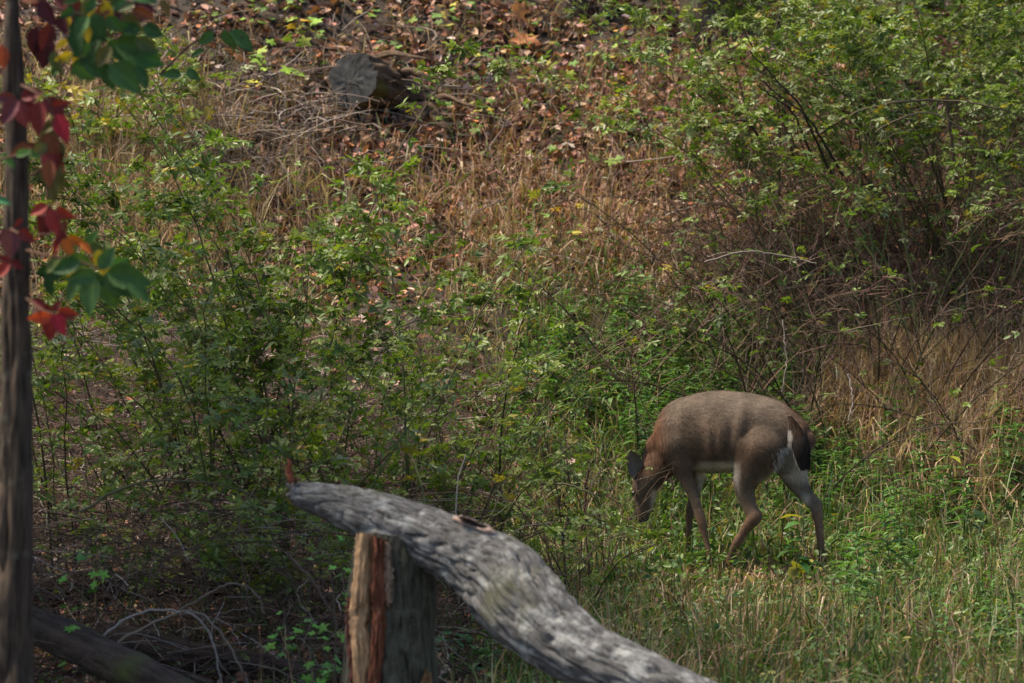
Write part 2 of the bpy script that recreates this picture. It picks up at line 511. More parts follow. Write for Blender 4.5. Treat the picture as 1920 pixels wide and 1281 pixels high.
fallen('dark brown rotting log slanting down to the right beside the tree foot', [(20, 1150, 15.9, 30), (90, 1185, 15.6, 36), (170, 1222, 15.3, 38), (260, 1265, 15.0, 38), (380, 1330, 14.7, 36)], M['rot'], seed=3)
fallen('brown rotting log lying under arching twigs left of the stump', [(190, 1185, 16.6, 22), (260, 1205, 16.5, 26), (340, 1228, 16.4, 29), (440, 1243, 16.3, 28), (540, 1262, 16.2, 25), (640, 1280, 16.1, 22)], M['rot'], seed=8)
fallen('mossy dark log lying level in the shade behind the twigs', [(40, 1120, 17.8, 28), (130, 1102, 17.9, 31), (230, 1098, 18.0, 31), (330, 1094, 18.1, 28), (430, 1100, 18.2, 22), (500, 1108, 18.2, 14)], M['rot'], seed=12)
fallen('thin mossy log lying between two rotting logs', [(190, 1215, 15.9, 13), (250, 1245, 15.8, 15), (310, 1262, 15.8, 15), (400, 1290, 15.7, 14)], M['rot'], seed=17)
# sawn log on the slope
def slope_pt(px, py, up=0.0):
    p = ground_at(px, py); return p + np.array([0, 0, up])
a0 = ground_at(655, 212)
dS = a0[1] - 0.1
SAWN = fallen('old sawn log on the slope with a round dark grey cut face', [(660, 152, dS - 0.2, 56), (695, 164, dS + 0.0, 56), (735, 182, dS + 0.22, 56), (775, 212, dS + 0.4, 52), (800, 245, dS + 0.55, 40)], M['rotbrown'], name='sawn_log', cap0=True, seed=21, rings=110, n=80, amp=0.26, lump=0.16, dom=0.0)
_O = np.array(SAWN.location)
for kq, (x0, y0_, x1, y1_, x2, y2_, wq) in enumerate([(770, 200, 815, 215, 850, 250, 14), (780, 225, 812, 262, 822, 300, 13), (750, 220, 775, 265, 790, 320, 11), (720, 150, 775, 135, 830, 150, 8), (690, 115, 745, 100, 800, 110, 6), (640, 205, 615, 235, 600, 262, 7), (800, 190, 850, 185, 890, 200, 6)]):
    ptsq = np.array([at(x0, y0_, dS + 0.3), at((x0 + x1) / 2 + 6, (y0_ + y1_) / 2 - 5, dS + 0.1), at(x1, y1_, dS), at((x1 + x2) / 2 - 5, (y1_ + y2_) / 2, dS - 0.15), at(x2, y2_, dS - 0.25)])
    rq = wq * dS / FPX
    oq, *_ = bark_tube('root', ptsq, [rq * 1.2, rq, rq * 0.9, rq * 0.7, rq * 0.3], M['rotbrown'], SAWN, _O, rings=40, n=20, amp=0.3, ridge=6, seed=60 + kq, lump=0.35)
fallen('rotten tan log piece standing under the sawn log', [(785, 215, dS + 0.1, 40), (775, 245, dS + 0.02, 42), (764, 275, dS - 0.1, 36), (752, 310, dS - 0.2, 26)], M['rotbrown'], name='rotten_log', seed=23, rings=70, n=48, amp=0.3, lump=0.3)


# --- standing trees
def crown_mesh(centre, rad, n, s, pal, rng):
    u = norm(rng.standard_normal((n, 3))) * (rng.random((n, 1)) ** 0.45)
    nb = 40
    cl = norm(rng.standard_normal((nb, 3))) * (rng.random((nb, 1)) ** 0.4)
    u = 0.25 * u + cl[rng.integers(0, nb, n)] * 0.8
    P = np.asarray(centre) + u * np.asarray(rad)
    return place(LEAF_V, LEAF_F, P, rng.standard_normal((n, 3)) + (0, 0, -0.3), rng.standard_normal((n, 3)) * 0.6 + (0, 0, 1), s * (0.6 + 0.8 * rng.random(n)), pick(pal, n, rng))


# leaf template: seven vertices, folded along the midrib
LEAF_V = np.array([(0.5, 0, -0.06), (0, 0, 0), (0.25, 0.2, 0.03), (0.65, 0.2, 0.02), (1, 0, -0.08), (0.65, -0.2, 0.02), (0.25, -0.2, 0.03)])
LEAF_F = np.array([(0, 1, 2), (0, 2, 3), (0, 3, 4), (0, 4, 5), (0, 5, 6), (0, 6, 1)])[:, ::-1]
GREEN = [(0.055, 0.11, 0.018, 4), (0.085, 0.145, 0.03, 4), (0.12, 0.17, 0.035, 2), (0.04, 0.085, 0.025, 2), (0.22, 0.19, 0.03, 0.4)]


def tree(label, ctl, crown_c, crown_r, n, seed, mat=None, rings=130, nn=56, amp=0.2, limb=True):
    rng = np.random.default_rng(seed)
    P = [at(a, b_, d) if not isinstance(a, np.ndarray) else a for a, b_, d, _ in ctl]
    R = [w for *_, w in ctl]
    root = empty('tree', (P[0][0], P[0][1], float(T(P[0][0], P[0][1]))), label, 'tree')
    O = np.array(root.location)
    top = np.asarray(crown_c, float)
    P2 = P + [P[-1] * 0.6 + (top) * 0.4, top + (0, 0, crown_r[2] * 0.4)]
    R2 = R + [R[-1] * 0.8, R[-1] * 0.3]
    bark_tube('trunk', P2, R2, mat or M['tree'], root, O, rings=rings, n=nn, amp=amp, ridge=6, seed=seed, lump=0.05)
    for k in range(6):
        a = rng.random() * 6.28
        b0 = P[-1] * 0.5 + top * 0.5 - (0, 0, 0.5) + (0, 0, 0.35 * k)
        e = b0 + np.array([math.cos(a), math.sin(a), 0.35]) * np.asarray(crown_r) * 0.7
        tt = np.linspace(0, 1, 8)[:, None]
        pts = b0 + (e - b0) * tt + 0.04 * rng.standard_normal((8, 3)) * tt
        v, f = tubes(pts[None], np.linspace(R[-1] * 0.45, 0.01, 8)[None], 7)
        bb = Buf(); bb.add(v, f, (0.06, 0.045, 0.038))
        obj('branch', bb.data('branch', M['twig'], O), root)
    bb = Buf(); bb.add(*crown_mesh(top, crown_r, n, 0.17, GREEN, rng))
    tag(obj('crown', bb.data('crown', M['leaf'], O), root), kind='stuff')
    return root


td = 12.0
w = td / FPX
tree('slender dark tree trunk with deep bark grooves at the left edge', [(22, 1420, td, 58 * w), (24, 1281, td, 46 * w), (27, 1000, td, 37 * w), (30, 700, td, 32 * w), (30, 500, td, 29 * w), (27, 250, td, 24 * w), (22, 0, td, 17.5 * w), (14, -300, td, 16 * w)],
     (-1.7, 12.2, 7.0), (2.0, 2.0, 1.8), 3500, 31, rings=300, nn=120, amp=0.6)
# trunks on the top of the slope
for (px, py, rad, lab, sd_) in [(1074, 22, 0.11, 'brown tree trunk rising from the leaf litter at the top of the slope', 41),
                                (1318, 70, 0.17, 'broad grey tree trunk behind yellow-green saplings at the top', 43)]:
    b0 = ground_at(px, py)
    tree(lab, [(b0 - (0, 0, 0.2), 0, 0, rad * 1.35), (b0 + (0, 0, 0.3), 0, 0, rad), (b0 + (0.05, 0, 1.6), 0, 0, rad * 0.9), (b0 + (0.1, 0.1, 3.5), 0, 0, rad * 0.8)],
         b0 + (0.2, 0.6, 7.5), (2.2, 2.2, 2.0), 2500, sd_, rings=70, nn=40)
# unseen tree added left of the frame so its crown shades the lower left
b0 = np.array([-5.8, 16.2, float(T(-5.8, 16.2))])
tree('added unseen shade tree beyond the left edge, beside the thicket', [(b0, 0, 0, 0.2), (b0 + (0, 0, 2), 0, 0, 0.17), (b0 + (0.2, 0, 4), 0, 0, 0.14)], (-4.3, 16.2, 5.9), (2.8, 2.7, 1.4), 15000, 47, rings=60, nn=32)

# ------------------------------------------------------------------ the thickets
def compound(rng, nl=7, leaflet=0.42, col=(0.06, 0.13, 0.025)):
    """pinnate leaf of unit length: rachis + paired leaflets"""
    bb = Buf()
    cx = np.linspace(0, 0.7, 4); rz = -0.12 * cx ** 2
    rp = np.stack([cx, 0 * cx, rz], -1)
    v, f = tubes(rp[None], np.full((1, 4), 0.010), 3)
    bb.add(v, f, np.array(col) * 1.2)
    pos, d = [], []
    for k in range((nl - 1) // 2):
        x = 0.22 + 0.2 * k
        for s in (1, -1):
            pos.append((x, 0, -0.12 * x * x)); d.append((0.5 + 0.1 * rng.standard_normal(), s * 0.85, -0.15 + 0.22 * rng.standard_normal()))
    pos.append((0.7, 0, -0.06)); d.append((1, 0.1 * rng.standard_normal(), -0.25))
    pos, d = np.array(pos), np.array(d)
    n = len(pos)
    up = np.array([0, 0, 1.0]) + 0.35 * rng.standard_normal((n, 3))
    C = np.array(col) * (1 + 0.15 * rng.standard_normal((n, 1)))
    bb.add(*place(LEAF_V, LEAF_F, pos, d, up, leaflet * (0.75 + 0.4 * rng.random(n)), C))
    return np.concatenate(bb.V), np.concatenate(bb.F), np.concatenate(bb.C)


_r = np.random.default_rng(3)
LEAFCOLS = [(0.08, 0.135, 0.012), (0.12, 0.18, 0.02), (0.055, 0.10, 0.012), (0.17, 0.22, 0.03), (0.09, 0.14, 0.028), (0.28, 0.22, 0.03), (0.125, 0.17, 0.048), (0.18, 0.21, 0.10)]  # last, pale grey-green entry imitates sheen on the leaves
CMP = [compound(_r, 7 if k % 2 else 5, 0.40 if k % 2 else 0.46, c) for k, c in enumerate(LEAFCOLS)]
CMP_ME = [mesh_data('compound_leaf', v, f, M['leaf'], c) for v, f, c in CMP]


def arch(base, az, lean, length, droop, rng, k=14, wob=0.02):
    s = np.linspace(0, 1, k)
    tilt = lean + droop * s ** 1.5
    tilt = np.minimum(tilt, 2.35)
    step = length / (k - 1)
    azs = az + np.cumsum(rng.standard_normal(k)) * wob * 3
    d = np.stack([np.sin(tilt) * np.sin(azs), np.sin(tilt) * np.cos(azs), np.cos(tilt)], -1)
    P = np.asarray(base) + np.concatenate([[np.zeros(3)], np.cumsum(d[:-1] * step, 0)])
    return P + wob * 0.3 * rng.standard_normal(P.shape) * s[:, None]


def bush(label, px, row, ncane, length, lean, droop, leafs, seed, tint=1.0, az=None, twigs=11, leafsize=0.086, zmin=0.25, n_ind=120, cane_col=(0.075, 0.07, 0.036),
         twig_col=(0.085, 0.06, 0.045), group=None, depth=None, name='rose_bush', hips=0, dense=1.0, lv=None, sub=2, spread=0.15, cane_r=0.008):
    rng = np.random.default_rng(seed)
    if depth is None: b0 = ground_at(px, row)
    else:
        x = (px - 960) / FPX * depth; b0 = np.array([x, depth, float(T(x, depth))])
    root = empty(name, b0, label, 'bush', group)
    O = np.array(b0)
    tw1, tr1, leafpos, leafdir, leafz = [], [], [], [], []
    for c in range(ncane):
        a = rng.uniform(0, 6.283) if az is None else az[0] + rng.standard_normal() * az[1]
        L = length * rng.uniform(0.6, 1.15)
        bs = b0 + np.array([rng.standard_normal() * spread, rng.standard_normal() * spread, 0]); bs[2] = float(T(bs[0], bs[1])) - 0.03
        P = arch(bs, a, max(0.02, lean + 0.16 * rng.standard_normal()), L, droop * rng.uniform(0.6, 1.3), rng, 16)
        P[:, 2] = np.maximum(P[:, 2], T(P[:, 0], P[:, 1]) + 0.02)
        R_ = np.linspace(cane_r * rng.uniform(0.7, 1.2), 0.0016, 16)
        v, f = tubes(P[None], R_[None], 5)
        bb = Buf(); cc = np.array(cane_col) * rng.uniform(0.6, 1.7) * np.array([1, rng.uniform(0.8, 1.5), 1])
        bb.add(v, f, cc)
        obj('cane', bb.data('cane', M['twig'], O), root)
        tg = norm(np.gradient(P, axis=0))
        nt_ = max(2, int(twigs * L / 1.6 * rng.uniform(0.7, 1.3)))
        for q in range(nt_):
            s = rng.uniform(0.12, 0.98)
            ii = s * 15; i0 = int(ii); p0 = P[i0] * (1 - (ii - i0)) + P[min(i0 + 1, 15)] * (ii - i0)
            side = rng.standard_normal(3); side[2] = abs(side[2]) * 0.7
            d = norm(tg[i0] * 0.6 + norm(side) * 1.0)
            l2 = rng.uniform(0.12, 0.5) * (1.1 - 0.4 * s)
            t8 = np.linspace(0, 1, 7)[:, None]
            bend = norm(rng.standard_normal(3)) * 0.25 - np.array([0, 0, 0.12])
            pts = p0 + l2 * (d * t8 + bend * t8 ** 2) + 0.006 * rng.standard_normal((7, 3)) * t8
            tw1.append(pts); tr1.append(np.linspace(0.0028, 0.0011, 7))
            ends = [(pts, d)]
            for s2 in range(rng.integers(0, sub + 1)):
                k0 = rng.integers(2, 6); d2 = norm(d + 0.9 * rng.standard_normal(3)); l3 = l2 * rng.uniform(0.25, 0.6)
                pt2 = pts[k0] + l3 * (d2 * t8 + 0.2 * norm(rng.standard_normal(3)) * t8 ** 2)
                tw1.append(pt2); tr1.append(np.linspace(0.0017, 0.0009, 7)); ends.append((pt2, d2))
            for pts_, dd in ends:
                for _ in range(rng.poisson(2.6 * dense)):
                    k0 = rng.uniform(0.8, 5.99); kk = int(k0)
                    pp = pts_[kk] * (1 - (k0 - kk)) + pts_[kk + 1] * (k0 - kk)
                    h = pp[2] - T(pp[0], pp[1])
                    if rng.random() < leafs(h / length, pp):
                        leafpos.append(pp); dz = rng.standard_normal(3) * 0.9 + dd * 0.6; dz[2] = dz[2] * 0.4 - 0.05
                        leafdir.append(dz)
        for _ in range(rng.poisson(9 * dense)):
            k0 = rng.uniform(2, 14.9); kk = int(k0); pp = P[kk] * (1 - (k0 - kk)) + P[kk + 1] * (k0 - kk)
            h = pp[2] - T(pp[0], pp[1])
            if rng.random() < leafs(h / length, pp):
                leafpos.append(pp); dz = rng.standard_normal(3) + tg[kk] * 0.4; dz[2] *= 0.4; leafdir.append(dz)
    bb = Buf()
    tw1 = np.array(tw1); tw1[..., 2] = np.maximum(tw1[..., 2], T(tw1[..., 0], tw1[..., 1]) + 0.01)
    v, f = tubes(tw1, np.array(tr1), 3)
    tcol = np.repeat(np.array(twig_col) * rng.uniform(0.5, 1.8, (len(tw1), 1)) * (1 + 0.12 * rng.standard_normal((len(tw1), 3))), 21, 0)
    bb.add(v, f, np.clip(tcol, 0.005, 0.6))
    tag(obj('twigs', bb.data('twigs', M['twig'], O), root), kind='stuff')
    if leafpos:
        P = np.array(leafpos); D = norm(np.array(leafdir)); n = len(P)
        up = np.array([0, 0, 1.0]) + 0.45 * rng.standard_normal((n, 3))
        S = leafsize * rng.uniform(0.6, 1.3, n)
        w_ = np.array(lv if lv is not None else [3, 3, 2.5, 2, 1.5, 0.35, 1.5, 1.0]); var = rng.choice(8, n, p=w_ / w_.sum())
        # the largest ones nearest to the viewer are separate parts
        rank = np.argsort(-(S / P[:, 1] ** 2) + 0.0002 * rng.random(n))
        ind = rank[:min(n_ind, n)]
        rest = rank[len(ind):]
        Z_ = norm(up - D * np.sum(up * D, -1, keepdims=True)); Yv = np.cross(Z_, D)
        for i_ in ind:
            o = bpy.data.objects.new('leaf', CMP_ME[var[i_]]); COL.objects.link(o); o.parent = root
            mt = Matrix.Identity(4)
            for c3, ax in enumerate((D[i_], Yv[i_], Z_[i_])):
                for r3 in range(3): mt[r3][c3] = ax[r3] * S[i_]
            mt.translation = Vector(P[i_] - O)
            o.matrix_local = mt
        bb = Buf()
        for k in range(8):
            ids = rest[var[rest] == k]
            if len(ids) == 0: continue
            tv, tf, tcc = CMP[k]
            C = tcc[None] * (tint * (1 + 0.2 * rng.standard_normal((len(ids), 1, 1))))
            bb.add(*place(tv, tf, P[ids], D[ids], up[ids], S[ids], np.clip(C, 0.004, 0.8)))
        if bb.n: tag(obj('foliage', bb.data('foliage', M['leaf'], O), root), kind='stuff')
    if hips:
        bb = Buf(); pts = tw1[:, -1]; pts = pts[rng.random(len(pts)) < 0.5]
        hv = np.array([(1, 0, 0), (-1, 0, 0), (0, 1, 0), (0, -1, 0), (0, 0, 1), (0, 0, -1)], float); hf = np.array([(0, 2, 4), (2, 1, 4), (1, 3, 4), (3, 0, 4), (2, 0, 5), (1, 2, 5), (3, 1, 5), (0, 3, 5)])
        sel = pts[rng.integers(0, len(pts), hips // 12)]
        hp = np.repeat(sel, 12, 0) + 0.03 * rng.standard_normal((len(sel) * 12, 3))
        n = len(hp)
        bb.add(*place(hv, hf, hp, np.tile((1.0, 0, 0), (n, 1)), np.tile((0, 0, 1.0), (n, 1)), np.full(n, 0.0055), pick([(0.22, 0.05, 0.03, 1), (0.15, 0.05, 0.035, 1)], n, rng)))
        tag(obj('hips', bb.data('hips', M['leaf'], O), root), kind='stuff')
    return root


def upper(lo, hi, mx=1.0, floor=0.03):
    return lambda h, p: floor + (mx - floor) * min(1, max(0, (h - lo) / (hi - lo)))


GL = 'rose bushes of the left thicket'
GR = 'rose bushes of the right thicket'
U = upper
bush('tall leafy rose bush with its arching top left of the picture centre', 520, 0, 20, 3.1, 0.16, 0.9, U(0.2, 0.5), 101, az=(-0.9, 1.0), depth=18.7, group=GL, dense=2.0, n_ind=200)
bush('rose bush with dense glossy leaves overhanging the dry grass at far left', 340, 0, 14, 2.5, 0.2, 1.2, U(0.2, 0.5), 102, depth=18.9, group=GL, dense=1.7, n_ind=160)
bush('rose bush with thin upright canes right of the arching one', 720, 0, 11, 2.35, 0.1, 0.7, U(0.15, 0.55), 103, depth=18.4, group=GL, dense=1.4, n_ind=160)
bush('airy rose bush with long canes reaching over the russet grass', 880, 0, 12, 2.1, 0.25, 1.0, U(0.15, 0.5, 0.8), 104, depth=19.2, group=GL, dense=0.9, az=(0.9, 1.2), n_ind=120)
bush('low spreading rose bush just behind the upper end of the grey log', 640, 0, 13, 1.5, 0.35, 1.5, U(0.12, 0.4), 105, depth=16.8, group=GL, dense=1.3, n_ind=200, lv=[2, 4, 2, 4, 2, 0.5, 3, 2])
bush('rose bush in the shade between the tree trunk and the log', 250, 0, 12, 1.45, 0.35, 1.4, U(0.15, 0.5, 0.6), 106, depth=17.2, group=GL, dense=0.9, n_ind=160)
bush('rose bush with drooping sprays reaching towards the deer', 850, 0, 12, 1.5, 0.35, 1.4, U(0.15, 0.45, 0.85), 107, depth=17.8, group=GL, dense=1.0, az=(0.6, 1.3), n_ind=160, lv=[2, 4, 1.5, 4, 1.5, 0.5, 3, 2])
bush('small rose bush pressed against the foot of the dark tree', 110, 0, 12, 1.8, 0.25, 1.0, U(0.15, 0.5, 0.6), 108, depth=18.2, group=GL, dense=1.0, n_ind=100)
bush('rose bush in the heart of the left thicket', 450, 0, 13, 1.9, 0.25, 1.3, U(0.18, 0.5, 0.9), 109, depth=17.9, group=GL, dense=1.2, n_ind=160, lv=[2, 4, 1.5, 4, 1.5, 0.5, 3, 2])
bush('thin rose bush with nearly bare dark canes before the deer head', 1040, 0, 12, 1.15, 0.3, 0.9, U(0.2, 0.7, 0.28), 110, depth=18.6, group=GL, dense=0.7, n_ind=60, twigs=16, cane_col=(0.05, 0.03, 0.022))
bush('little rose bush with dry stems beside the deer nose', 1150, 0, 6, 0.75, 0.35, 0.9, U(0.2, 0.7, 0.12), 111, depth=19.6, group=GL, dense=0.5, n_ind=20, twigs=18, cane_col=(0.05, 0.03, 0.022), cane_r=0.004)
# right thicket
BR = (0.075, 0.05, 0.038)
bush('large rose bush with long bare dark canes fanning out to the left', 1640, 0, 30, 2.8, 0.35, 1.0, U(0.38, 0.6, 1.0, 0.02), 121, leafsize=0.085, depth=24.2, group=GR, dense=1.2, n_ind=160, lv=[1.5, 2, 2, 2, 2, 0.5, 3, 4], twigs=15, twig_col=BR, hips=160, az=(-0.7, 1.2), sub=3, spread=0.35)
bush('rose bush with leafy crown and red hips at the upper right', 1800, 0, 30, 2.9, 0.2, 0.9, U(0.42, 0.62, 0.9, 0.04), 122, depth=24.9, group=GR, dense=2.0, leafsize=0.085, spread=0.4, n_ind=200, lv=[2, 2, 2, 2, 2, 0.5, 3, 4], twigs=15, twig_col=BR, hips=260)
bush('rose bush with sheen-paled leaf colour whose crown leans over the leaf litter', 1630, 0, 24, 2.8, 0.2, 0.8, U(0.5, 0.72, 1.0, 0.02), 123, depth=25.4, group=GR, dense=1.7, leafsize=0.085, spread=0.4, n_ind=160, twigs=15, twig_col=BR, hips=200, az=(-0.9, 1.0), lv=[1, 3, 1, 3, 2, 0.4, 3, 4])
bush('rose bush cut by the right edge of the picture', 1900, 0, 26, 2.7, 0.25, 1.0, U(0.4, 0.62, 0.8, 0.04), 124, depth=24.6, group=GR, dense=1.9, leafsize=0.085, spread=0.4, n_ind=120, lv=[2, 2, 2, 2, 2, 0.5, 3, 3], twigs=15, twig_col=BR)
bush('brown leafless rose tangle above the deer back', 1500, 0, 40, 2.0, 0.5, 1.3, U(0.4, 0.8, 0.2, 0.03), 125, depth=23.4, group=GR, spread=0.6, cane_r=0.0065, cane_col=(0.042, 0.028, 0.02), dense=0.7, n_ind=40, twigs=18, twig_col=(0.11, 0.075, 0.055), sub=3)
bush('brown leafless rose tangle nearer the right edge', 1760, 0, 40, 2.0, 0.5, 1.3, U(0.4, 0.8, 0.15, 0.02), 126, depth=23.6, group=GR, spread=0.6, cane_r=0.0065, cane_col=(0.042, 0.028, 0.02), dense=0.6, n_ind=40, twigs=18, twig_col=(0.10, 0.065, 0.05), sub=3)
bush('green bush filling the top right corner behind the rose canes', 1800, 0, 16, 2.6, 0.2, 0.8, U(0.2, 0.4), 127, depth=27.0, group=GR, dense=2.6, spread=0.5, n_ind=80, leafsize=0.095)
bush('green bush rising behind the trunk at the top of the slope', 1720, 0, 14, 1.9, 0.2, 0.8, U(0.2, 0.4), 128, depth=28.2, group=GR, dense=2.4, spread=0.5, n_ind=80, leafsize=0.1, lv=[1, 3, 1, 4, 1, 3, 3, 2])
bush('yellow-green bush at the very top beside the grey trunk', 1330, 0, 7, 1.0, 0.3, 1.0, U(0.1, 0.3), 129, depth=29.6, group=GR, dense=1.4, n_ind=60, leafsize=0.15, lv=[0.5, 1, 0.5, 3, 0.5, 3, 2, 1])
bush('yellow-green bush behind dry grass at the upper left', 230, 0, 10, 1.3, 0.4, 1.2, U(0.1, 0.3, 0.7), 130, depth=26.5, group=GL, dense=1.1, n_ind=60, leafsize=0.13, lv=[1, 2, 0.5, 3, 0.5, 2, 2, 1])
bush('thin weedy bush at the top left of the bank', 520, 0, 9, 1.1, 0.5, 1.2, U(0.1, 0.3, 0.6), 131, depth=30.6, group=GL, dense=1.0, n_ind=60, leafsize=0.14, lv=[1, 2, 0.5, 3, 0.5, 2, 2, 1])

# ------------------------------------------------------------------ ground cover
def G(px, py, cx, cy, sx, sy): return np.exp(-((px - cx) / sx) ** 2 - ((py - cy) / sy) ** 2)
def sm(v, a, b_): x_ = np.clip((v - a) / (b_ - a), 0, 1); return x_ * x_ * (3 - 2 * x_)


def scatter(n, fn, y0=14.2, y1=35.0, seed=0, clump=1, edge=0.6):
    rng = np.random.default_rng(seed)
    out = []
    got = 0
    while got < n:
        y = rng.uniform(y0, y1, n); x = rng.uniform(-1, 1, n) * (0.1345 * y + edge)
        keepw = rng.random(n) < (0.1345 * y + edge) / (0.1345 * y1 + edge)
        z = T(x, y); P = np.stack([x, y, z], -1)
        px, py = to_px(P)
        cl = 0.65 + 0.5 * np.sin(x * 3.1 + 1.7 * np.sin(y * 2.2 + seed)) * np.sin(y * 2.9 + 1.3 * np.sin(x * 2.7)) + 0.25 * np.sin(x * 9.7 + y * 3) * np.sin(y * 8.3 - x * 2)
        k = keepw & (rng.random(n) < fn(px, py) * np.clip(cl, 0.1, 1.2))
        out.append(P[k]); got += int(k.sum())
        if len(out) > 60: break
    P = np.concatenate(out)[:n]
    if clump > 1:
        c = P[:max(1, n // clump)]
        o = np.tile(c, (clump, 1))[:n]
        n = len(o); jx = rng.standard_normal((n, 2)) * 0.035
        P = np.stack([o[:, 0] + jx[:, 0], o[:, 1] + jx[:, 1], 0 * jx[:, 0]], -1)
        P[:, 2] = T(P[:, 0], P[:, 1])
    return P, rng


def blades(P, rng, h, w_, bend, C, segs=3, lean=0.25):
    n = len(P)
    az = rng.uniform(0, 6.283, n); d = np.stack([np.cos(az), np.sin(az), 0 * az], -1)
    s = np.linspace(0, 1, segs + 1)
    H = h * rng.uniform(0.45, 1.25, n); Bn = bend * rng.uniform(0.1, 1.6, n); Ln = lean * rng.standard_normal(n)
    tilt = Ln[:, None] + Bn[:, None] * s[None] ** 1.3 * 1.6
    st = H[:, None] / segs
    dirs = np.sin(tilt)[..., None] * d[:, None] + np.cos(tilt)[..., None] * np.array([0, 0, 1.0])
    pts = P[:, None] + np.concatenate([np.zeros((n, 1, 3)), np.cumsum(dirs[:, :-1] * st[..., None], 1)], 1)
    az2 = az + np.pi / 2 + 0.6 * rng.standard_normal(n)
    sd_ = np.stack([np.cos(az2), np.sin(az2), 0.3 * rng.standard_normal(n)], -1)
    W = (w_ * rng.uniform(0.6, 1.4, n))[:, None] * np.array([0.8, 1.0, 0.75, 0.0][:segs + 1] if segs == 3 else np.linspace(1, 0, segs + 1))
    Lv = pts - sd_[:, None] * W[..., None] * 0.5; Rv = pts + sd_[:, None] * W[..., None] * 0.5
    V = np.concatenate([Lv[:, :-1], Rv[:, :-1], pts[:, -1:]], 1)      # segs L, segs R, tip
    f = []
    for k in range(segs - 1): f += [(k, segs + k, segs + k + 1), (k, segs + k + 1, k + 1)]
    f.append((segs - 1, 2 * segs - 1, 2 * segs))
    f = np.array(f); kk = 2 * segs + 1
    F = (np.arange(n)[:, None, None] * kk + f[None]).reshape(-1, 3)
    return V.reshape(-1, 3), F, np.repeat(C, kk, 0)


GRASS = [(0.07, 0.12, 0.025, 4), (0.095, 0.15, 0.04, 3), (0.04, 0.07, 0.018, 4), (0.15, 0.16, 0.06, 1.0), (0.25, 0.19, 0.10, 1.2), (0.13, 0.08, 0.05, 1.8)]
STRAW = [(0.32, 0.235, 0.15, 3), (0.25, 0.165, 0.10, 3), (0.42, 0.335, 0.23, 1.3), (0.18, 0.105, 0.065, 2.5), (0.10, 0.065, 0.042, 1.5)]
RUSSET = [(0.38, 0.235, 0.17, 3), (0.29, 0.155, 0.10, 3), (0.45, 0.33, 0.25, 2), (0.14, 0.075, 0.05, 2.5), (0.10, 0.12, 0.035, 0.8)]
left_dark = lambda px, py: sm(px, 1000, 750) * sm(py, 700, 900)
f_green = lambda px, py: (sm(px, 820, 1050) * sm(py, 540, 680) + 0.035 * sm(py, 80, 160) + 0.35 * G(px, py, 1100, 600, 250, 120)
                          - 0.9 * G(px, py, 1830, 750, 160, 100) - 0.5 * G(px, py, 1600, 770, 90, 50) - 0.3 * G(px, py, 1050, 1000, 90, 90)) * (1 - 0.93 * left_dark(px, py))
f_straw = lambda px, py: (1.3 * G(px, py, 1830, 770, 170, 120) + 0.5 * G(px, py, 1640, 760, 100, 60) + 0.9 * G(px, py, 280, 330, 200, 150) + 0.7 * G(px, py, 500, 430, 260, 90)
                          + 0.6 * G(px, py, 950, 560, 130, 100) + 0.20 * sm(py, 1040, 1150) * sm(px, 900, 1100) + 0.28 * G(px, py, 1880, 980, 90, 200) + 0.10 * sm(py, 500, 700) + 0.12 * sm(py, 0, 100)) * (1 - 0.85 * left_dark(px, py))
f_russ = lambda px, py: 0.95 * G(px, py, 1150, 430, 280, 95) + 0.35 * G(px, py, 1000, 350, 300, 80) + 0.5 * G(px, py, 1300, 300, 200, 140) + 0.35 * G(px, py, 1500, 450, 250, 120) + 0.3 * G(px, py, 1260, 600, 80, 60)
f_litter = lambda px, py: 0.22 + 1.1 * sm(py, 620, 450) * sm(px, 500, 700) + 0.7 * sm(py, 620, 450) + 0.2 * left_dark(px, py) - 0.5 * G(px, py, 300, 350, 150, 100) - 0.9 * G(px, py, 1400, 1110, 280, 110)

def near_deer(P):
    px, py = to_px(P)
    return 1 - 0.6 * G(px, py, 1400, 1110, 240, 90) * (P[:, 1] < 20.6)


P, rng = scatter(60000, f_green, seed=1, clump=14)
bb = Buf(); bb.add(*blades(P, rng, 0.15 * near_deer(P), 0.007, 1.5, pick(GRASS, len(P), rng), lean=0.55))
P, rng = scatter(18000, f_green, seed=2, clump=6)
bb.add(*blades(P, rng, 0.34 * near_deer(P), 0.009, 1.5, pick(GRASS, len(P), rng), lean=0.5))
tag(obj('grass', bb.data('grass', M['grass'])), 'short green grass and blades round the deer and down the meadow', 'grass', kind='stuff')
P, rng = scatter(20000, f_straw, seed=3, clump=9)
bb = Buf(); bb.add(*blades(P, rng, 0.36 * near_deer(P), 0.006, 1.7, pick(STRAW, len(P), rng), lean=0.55))
P, rng = scatter(19000, lambda a, b_: 0.7 * f_straw(a, b_) + 0.25 * f_green(a, b_) + 0.5 * sm(b_, 1040, 1120) * sm(a, 950, 1150), seed=4, clump=3)
bb.add(*blades(P, rng, 0.17, 0.009, 2.6, pick(STRAW, len(P), rng), lean=1.1))
P, rng = scatter(4500, lambda a, b_: G(a, b_, 260, 400, 160, 110), seed=41, clump=7, y0=20)
bb.add(*blades(P, rng, 0.55, 0.007, 1.5, pick(STRAW, len(P), rng, 0.12) * 1.15, lean=0.4))
P, rng = scatter(13000, lambda a, b_: G(a, b_, 1850, 810, 150, 100) + 0.6 * G(a, b_, 1660, 800, 80, 60), seed=42, clump=8, y0=19)
bb.add(*blades(P, rng, 0.52, 0.008, 1.6, pick(STRAW, len(P), rng, 0.12) * 1.5, lean=0.45))
tag(obj('dry_grass', bb.data('dry_grass', M['grass'])), 'dry straw-coloured grass in bent tufts among the green', 'dry grass', kind='stuff')
P, rng = scatter(10500, f_russ, seed=5, y0=21, clump=8)
